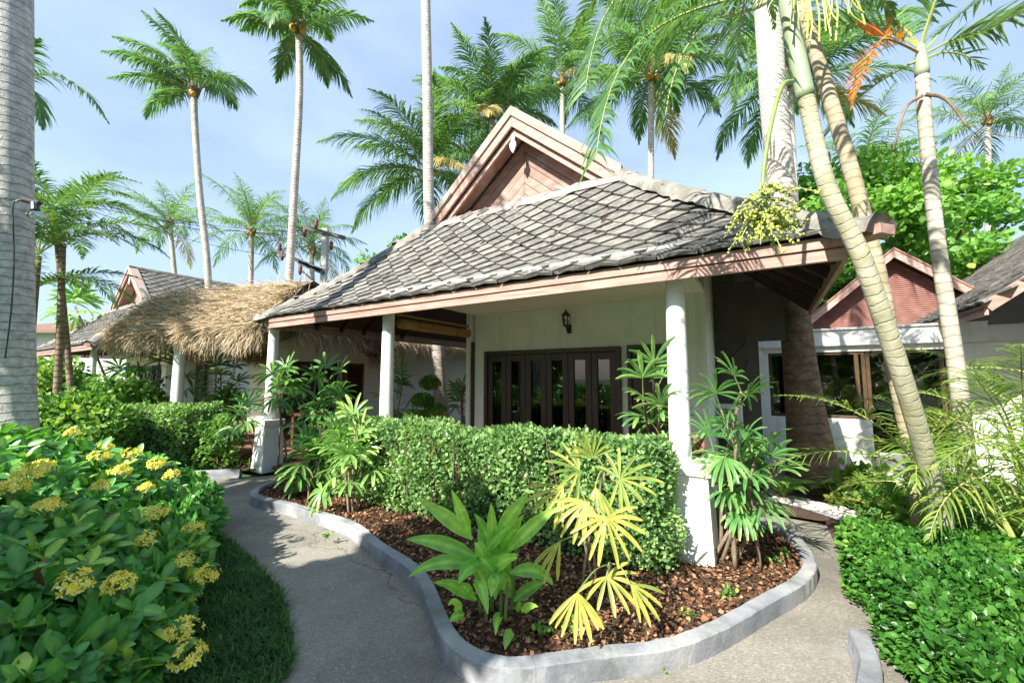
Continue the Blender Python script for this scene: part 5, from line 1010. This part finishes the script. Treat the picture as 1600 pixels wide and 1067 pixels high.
# ---------------------------------------------------------------- lady palms
def LPm(px_base, py_base, tops, Ys, label, seed, **k):
    b = gnd(px_base, py_base, .08); st = []
    for i, (x, y, nl) in enumerate(tops):
        st.append(((rng.normal(0, .06), rng.normal(0, .06)), at(x, y, (Ys or b[1]) + rng.normal(0, .06)), nl))
    return lady_palm(b, st, label, seed, **k)
RS(140)
LPm(1150, 882, [(1158, 612, 5), (1126, 640, 5), (1150, 690, 5), (1185, 705, 5), (1118, 715, 5), (1165, 735, 4), (1208, 735, 4)], 3.45, 'tall lady palm clump standing right of the corner plinth', 141, ln=.27, wid=.022, cr=.016, rc=.42, span=.36, nleaf=12)
LPm(1035, 735, [(1020, 590, 6), (1005, 625, 6), (1030, 655, 6)], 4.0, 'lady palm rising behind the long hedge beside the corner column', 142, ln=.31, wid=.034, rc=.55)
LPm(440, 733, [(443, 597, 9), (432, 612, 7)], 7.0, 'slim lady palm with one round head before the left plinth', 143, ln=.36, wid=.036, cr=.014, span=.12)
LPm(402, 722, [(378, 655, 8)], 7.2, 'short leaning lady palm left of the left plinth', 144, ln=.34, wid=.034, cr=.014, span=.08)
LPm(515, 762, [(505, 590, 7), (525, 605, 7), (490, 615, 7), (512, 640, 7)], 6.3, 'dark lady palm cluster in front of the louvred door', 145, ln=.34, wid=.036, rc=.38)
LPm(548, 800, [(556, 662, 7), (530, 690, 7), (565, 700, 6), (545, 720, 6)], 5.2, 'yellow green lady palm at the left end of the long hedge', 146, ln=.33, wid=.034, rc=.72, mat='rhapis')
LPm(490, 778, [(482, 705, 6), (500, 720, 6), (470, 725, 5)], 5.7, 'low drooping lady palm beside the kerb corner', 147, ln=.33, wid=.034, rc=.5)
# foreground yellow fan palm, its fans set leaf by leaf
RS(151); b = gnd(925, 948, .08); YP = thing('lady_palm', 'yellow leaved lady palm in the foreground of the mulched bed', 'plant', tuple(b), 'lady palms in the beds')
stem_tops = [at(945, 735, 2.85), at(900, 770, 2.85), at(925, 850, 2.8), at(955, 880, 2.75)]
for i, tp_ in enumerate(stem_tops):
    bb = b + np.array((rng.normal(0, .05), rng.normal(0, .05), 0)); C = catmull([bb, (bb + tp_) / 2 + rng.normal(0, .02, 3), tp_], 6); g = G(); g.tube(C, .009, 7); g.build('stem', M['cane'], YP, smooth=True)
FANS = [((947, 808, 2.55), (.12, -.25, -.75), (-.1, -1, .45), 11, .30, 122, .62), ((902, 925, 2.45), (-.05, -.2, -1), (-.1, -1, .2), 8, .27, 58, .72), ((968, 748, 2.75), (.55, -.1, .1), (0, -1, .6), 11, .27, 140, .22), ((915, 783, 2.6), (-.5, -.2, -.7), (0, -1, .5), 8, .26, 80, .55),
        ((905, 735, 2.85), (-.7, -.1, .15), (.0, -.9, .7), 8, .26, 95, .2), ((925, 715, 2.9), (-.1, 0, 1), (.1, -1, .3), 8, .20, 75, .15), ((880, 760, 2.75), (-.75, -.15, -.55), (-.2, -1, .4), 6, .30, 55, .5), ((948, 900, 2.6), (.2, -.3, -.3), (.0, -.8, .9), 9, .25, 120, .40),
        ((985, 912, 2.55), (.7, -.2, -.6), (.2, -1, .5), 5, .24, 45, .45), ((930, 760, 2.8), (.1, -.4, -.9), (.0, -1, .2), 6, .28, 45, .30), ((875, 845, 2.7), (-.55, -.1, -.85), (-.1, -1, .3), 4, .27, 35, .35)]
for (hx, hy, hY), A_, N_, n, ln, sp, rc in FANS:
    hub = at(hx, hy, hY); q = min((c for c in stem_tops), key=lambda c: np.linalg.norm(c - hub)); g = G(); g.tube(catmull([q, (q + hub) / 2 + (0, 0, .04), hub], 4), .0045, 5, 1); fan(g, hub, np.array(A_, float), np.array(N_, float), n, ln * .95, sp, .019, .4, rc); g.build('fan_leaf', [M['rhapis_yel'], M['green_stem']], YP)

# ---------------------------------------------------------------- ginger plant with broad upright leaves
RS(161); b = gnd(775, 965, .08); GI = thing('ginger_plant', 'broad leaved green ginger plant inside the kerb bend', 'plant', tuple(b))
def blade(g, base, d, ln, wd, droop, rc=.5, up=(0, 0, 1.0)):
    k = 9; p = np.array(base, float); dd = nrm(d); pts = [p]
    for j in range(k): dd = nrm(dd + np.array((0, 0, -1.0)) * droop / k * (.3 + j * .25)); p = p + dd * ln / k; pts.append(p)
    pts = np.array(pts); T = nrm(np.gradient(pts, axis=0)); S = nrm(np.cross(T, up) + 1e-5); N = np.cross(S, T); s = np.linspace(0, 1, k + 1); w_ = wd * np.sin(np.pi * np.clip(s, .03, .985)) ** .75 * (1.08 - .35 * s); V = []
    for j in range(k + 1):
        wv = .006 * math.sin(j * 2.1 + base[0] * 40); V += [pts[j] + S[j] * w_[j] / 2 + N[j] * (w_[j] * .20 + wv), pts[j] + S[j] * w_[j] / 4 + N[j] * w_[j] * .07, pts[j], pts[j] - S[j] * w_[j] / 4 + N[j] * w_[j] * .07, pts[j] - S[j] * w_[j] / 2 + N[j] * (w_[j] * .20 - wv)]
    g.add(V, [(5 * j + a, 5 * j + a + 1, 5 * j + 6 + a, 5 * j + 5 + a) for j in range(k) for a in range(4)], 0, np.clip(rc + np.tile([0, -.12, .38, -.12, 0], k + 1) + np.repeat(np.linspace(0, .12, k + 1), 5), 0, 1))
sx = [(-.10, .02), (-.03, .06), (.03, .0), (.10, .05), (.06, -.06), (-.06, -.05)]
hs = [.38, .42, .46, .44, .34, .26]
for (ox, oy), h in zip(sx, hs):
    q = b + np.array((ox, oy, 0)); tp_ = q + np.array((ox * .35, oy * .3, h)); g = G(); g.tube(catmull([q, (q + tp_) / 2, tp_], 4), np.linspace(.012, .008, 9), 8); g.build('stem', M['green_stem'], GI, smooth=True)
GL = [((738, 842), (673, 788), .12, .05), ((745, 870), (655, 840), .12, .2), ((748, 885), (656, 888), .11, .5), ((735, 838), (712, 776), .09, .0), ((775, 840), (815, 780), .12, .0), ((795, 860), (855, 800), .12, .05), ((770, 850), (768, 795), .08, .0), ((797, 895), (858, 908), .11, .9), ((760, 860), (790, 825), .10, .3), ((750, 880), (720, 905), .11, .7), ((775, 905), (768, 925), .09, .9), ((765, 895), (800, 870), .10, .4), ((755, 870), (745, 850), .10, .6), ((782, 870), (775, 925), .10, .6), ((742, 905), (760, 950), .09, .9), ((735, 930), (722, 915), .08, .3), ((720, 955), (705, 940), .07, .3), ((725, 960), (705, 968), .07, .5), ((815, 955), (835, 945), .06, .3), ((808, 955), (812, 940), .05, .1), ((780, 965), (775, 980), .07, .8), ((800, 985), (790, 1010), .07, .9)]
for (x0, y0), (x1, y1), wd, dr in GL:
    Yb = 2.78 - (y0 - 830) * .0012; a = at(x0, y0, Yb); e = at(x1, y1, Yb - .12 + rng.normal(0, .06)); v = e - a; ln = np.linalg.norm(v); g = G(); blade(g, a, nrm(v) + np.array((0, 0, dr * .55)), ln * 1.2, wd * .86, dr * 1.1 + .12, float(np.clip(rng.normal(.5, .22), 0, 1)), (0, -.9, .55)); g.build('leaf', M['ginger'], GI, smooth=True)
for i in range(16): g = G(); a = b + np.array((rng.normal(0, .09), rng.normal(0, .06), rng.uniform(.12, .4))); blade(g, a, np.array((rng.normal(0, .42), rng.normal(0, .3), 1)), rng.uniform(.22, .36), .085, .45, float(rng.random()), (0, -.9, .5)); g.build('leaf', M['ginger'], GI, smooth=True)
# small weeds and seedlings in the bed
RS(171)
for i, (px, py, s, lab) in enumerate([(848, 990, .09, 'small pale weed in the mulch below the ginger plant'), (1225, 868, .07, 'tiny weed in mulch near the rounded kerb end'), (1205, 880, .08, 'sprawling weed in the mulch beside the rounded kerb end'), (1140, 930, .07, 'low weed in mulch in front of the corner plinth'), (890, 985, .08, 'grassy weed by the kerb under the yellow lady palm'), (1032, 1046, .05, 'weed growing on the outer side of the kerb'), (1075, 965, .06, 'small sprout near the kerb right of the yellow lady palm'), (512, 838, .07, 'bright seedling by the kerb under the hedge end')]):
    b = gnd(px, py, .08 if i != 5 else .01); g = G(); m_ = 40; u = rdir(m_); u[:, 2] = np.abs(u[:, 2]); P = b + u * s * rng.random((m_, 1)) * (1, 1, .8); leafcloud(g, P, u, s * .42, 0, None, up=.3); o = g.build('weed', M['shrub']); tag(o, lab, 'plant', 'weeds in the mulch')

# ---------------------------------------------------------------- shrubs and filler plants
SH = [('leafy shrub in shade right of the big grey trunk', (112, 610, 6.6), (.75, .5, .65), 1.55, .10, 3200), ('loose light green shrub behind the yellow flowers', (150, 650, 6.6), (.85, .5, .5), 1.25, .075, 4200),
      ('bushy shrub before the distant bungalow columns', (180, 620, 8.8), (.9, .6, .7), 1.6, .12, 3000), ('dark shrub between the clipped hedge and the left plinth', (345, 680, 7.4), (.3, .3, .45), .95, .07, 1500),
      ('pale flowering shrub climbing beside the thatch column', (352, 625, 10.0), (.5, .4, .5), 1.5, .10, 700)]
SH += [('tall feathery shrub hiding the far wall left of the bungalow columns', (85, 590, 9.5), (.9, .6, .9), 2.1, .11, 3600), ('light green bush under the left corner of the thatch', (270, 640, 8.9), (.7, .4, .45), 1.05, .08, 2400), ('dark bush below the distant tiled eave', (150, 600, 12.0), (1.4, .8, .9), 2.0, .13, 3200)]
for i, (lab, (px, py, Y), rad, h, sz, n) in enumerate(SH):
    c = at(px, py, Y); shrub('garden_shrub', lab, c, rad, h, sz, n, 'shrub', 181 + i, group='garden shrubs')
LPm(235, 690, [(215, 565, 8), (250, 550, 8), (190, 590, 7), (285, 575, 7)], 9.0, 'tall dark lady palms between the two rounded columns on the left', 191, ln=.5, wid=.05, rc=.35, cr=.02)
LPm(345, 680, [(345, 585, 7), (362, 600, 6)], 10.2, 'dark lady palm beside the sliding door under the thatch', 192, ln=.5, wid=.05, rc=.35, cr=.02)
LPm(610, 690, [(628, 605, 7), (615, 620, 6)], 8.2, 'sword leaved palm behind the hedge by the middle column', 193, ln=.42, wid=.04, rc=.35)
LPm(730, 680, [(722, 620, 7), (712, 635, 6)], 8.6, 'small lady palm at the foot of the porch pilaster', 194, ln=.36, wid=.036, rc=.35)
for i, (px, py, Y, lab) in enumerate([(345, 735, 6.9, 'low leafy plant by the far kerb block'), (395, 735, 7.0, 'strappy green plant at the foot of the left plinth'), (310, 735, 6.6, 'low plant between flower bush and kerb block'), (440, 728, 7.2, 'small strappy plant right of the left plinth')]):
    RS(200 + i); c = gnd(px, py); g = G()
    for k in range(34): blade(g, c + (rng.normal(0, .12), rng.normal(0, .1), .03), np.array((rng.normal(0, .6), rng.normal(0, .6), .9)), rng.uniform(.18, .32), .028, .8, float(rng.random()))
    tag(g.build('strap_plant', M['shrub'], smooth=True), lab, 'plant', 'strappy plants by the porch')
# cloud-pruned bonsai in the porch gap
RS(211); b = at(728, 660, 8.0) * (1, 1, 0); BO = thing('bonsai_tree', 'small cloud pruned tree with round green pads before the white wall', 'tree', tuple(b))
g = G(); q = [b, at(722, 620, 8.0), at(738, 590, 8.0), at(742, 560, 8.0), at(760, 535, 8.0)]; g.tube(catmull(q, 5), np.linspace(.03, .012, 21), 7); g.build('trunk', M['twig'], BO, smooth=True)
for (px, py, rx, rz) in ((672, 600, .24, .12), (655, 628, .18, .10)):
    pass
for (px, py, rx, rz) in ((672, 598, .20, .13), (660, 625, .22, .13), (652, 650, .25, .12), (680, 640, .2, .12)):
    c = at(px, py, 8.0); u = rdir(900) * rng.random((900, 1)) ** .35; g = G(); leafcloud(g, c + u * (rx, rx, rz), nrm(u), .045, 0, None); g.build('foliage_pad', M['shrub'], BO)
# ferns and leaves at the thick palm's foot, pebbles
RS(221); c0 = pi_[-1] * (1, 1, 0)
for i, (px, py, lab) in enumerate([(1300, 745, 'fern growing against the foot of the thick palm'), (1225, 760, 'broad green fern left of the thick palm base'), (1335, 770, 'small fern on the pebbles right of the thick palm')]):
    b = at(px, py + 20, 5.7 - .15 * i); t = thing('fern', lab, 'fern', (b[0], b[1], .05), 'ferns around the thick palm'); 
    for k in range(11):
        g = G(); frond(g, (b[0], b[1], .1), k * 2.4, rng.uniform(.7, 1.2), -.5, rng.uniform(.35, .6), .11, 18, .035, .2, .5, 80, 60, .1, rr=.005, rcol=.55); g.build('frond', [M['shrub'], M['green_stem']], t)
g = G()
for k in range(330):
    u = rng.random(); p = gnd(1205 + 130 * u, 782 + 30 * u - rng.random() * 13, .05); h = rng.uniform(.018, .038); V = nrm(np.array([(x, y, z) for x in (-1, 1) for y in (-1, 1) for z in (-1, 1)], float) + rng.normal(0, .25, (8, 3))) * h * (1.2, .9, .65)
    g.add(p + V + (0, 0, h * .4), [(0, 1, 3, 2), (4, 6, 7, 5), (0, 4, 5, 1), (2, 3, 7, 6), (0, 2, 6, 4), (1, 5, 7, 3)], 0, rng.random())
tag(struct(g.build('pebbles', M['pebble'], smooth=True), 'stuff'), 'white pebbles around the foot of the thick palm', 'pebbles')
shrub('garden_shrub', 'yellow green low shrub between pebbles and the annex steps', at(1345, 775, 5.2), (.35, .3, .25), .5, .10, 700, 'areca_leaf', 231, group='garden shrubs')
shrub('garden_shrub', 'dense undergrowth shrub behind the dark hedge under the areca', (4.1, 3.9, 0), (.9, .5, .4), .65, .10, 2400, 'shrub', 232, group='garden shrubs')

# ---------------------------------------------------------------- utility pole and wires
RS(241); b = at(512, 560, 22); U_ = thing('utility_pole', 'twin concrete utility pole with crossarms and insulators', 'utility pole', (b[0], b[1], 0))
def pp(px, py): return at(px, py, 22)
g = G(); g.beam((pp(509, 360)[0], 22, 0), pp(509, 358), .28, .28); g.build('post', M['grey'], U_); g = G(); g.beam((pp(501, 392)[0], 22.3, 0), pp(501, 392) + (0, .3, 0), .28, .28); g.build('post', M['grey'], U_)
for a, c in (((477, 357), (541, 374)), ((438, 396), (505, 424)), ((470, 412), (508, 428))):
    g = G(); g.beam(pp(*a) - (0, .2, 0), pp(*c) - (0, .2, 0), .16, .2); g.build('crossarm', M['black'], U_)
g = G(); g.beam(pp(475, 425) - (0, .2, 0), pp(492, 440) - (0, .2, 0), .1, .1); g.build('brace', M['black'], U_)
for (x, y) in ((479, 366), (520, 386), (493, 395), (444, 402), (472, 424), (440, 390), (497, 352)):
    g = G(); q = pp(x, y); g.tube([q + (0, -.2, a) for a in (.28, .14, .05, -.05, -.14, -.25)], [.05, .12, .08, .12, .08, .05], 9); g.build('insulator', M['redwood'], U_, smooth=True)
for i, (a, c, s) in enumerate((((120, 318, 14), (478, 368, 22), .25), ((120, 312, 14), (478, 360, 22), .35), ((125, 324, 14), (443, 402, 22), .25), ((541, 374, 22), (640, 440, 30), .2), ((520, 386, 22), (620, 440, 30), .3))):
    p0, p1 = at(*a), at(*c); g = G(); g.tube([p0 + (p1 - p0) * s_ - np.array((0, 0, 4 * s * s_ * (1 - s_))) for s_ in np.linspace(0, 1, 20)], .011, 5)
    tag(g.build('power_line', M['black']), 'thin black overhead power line running to the utility pole', 'power line', 'overhead lines')
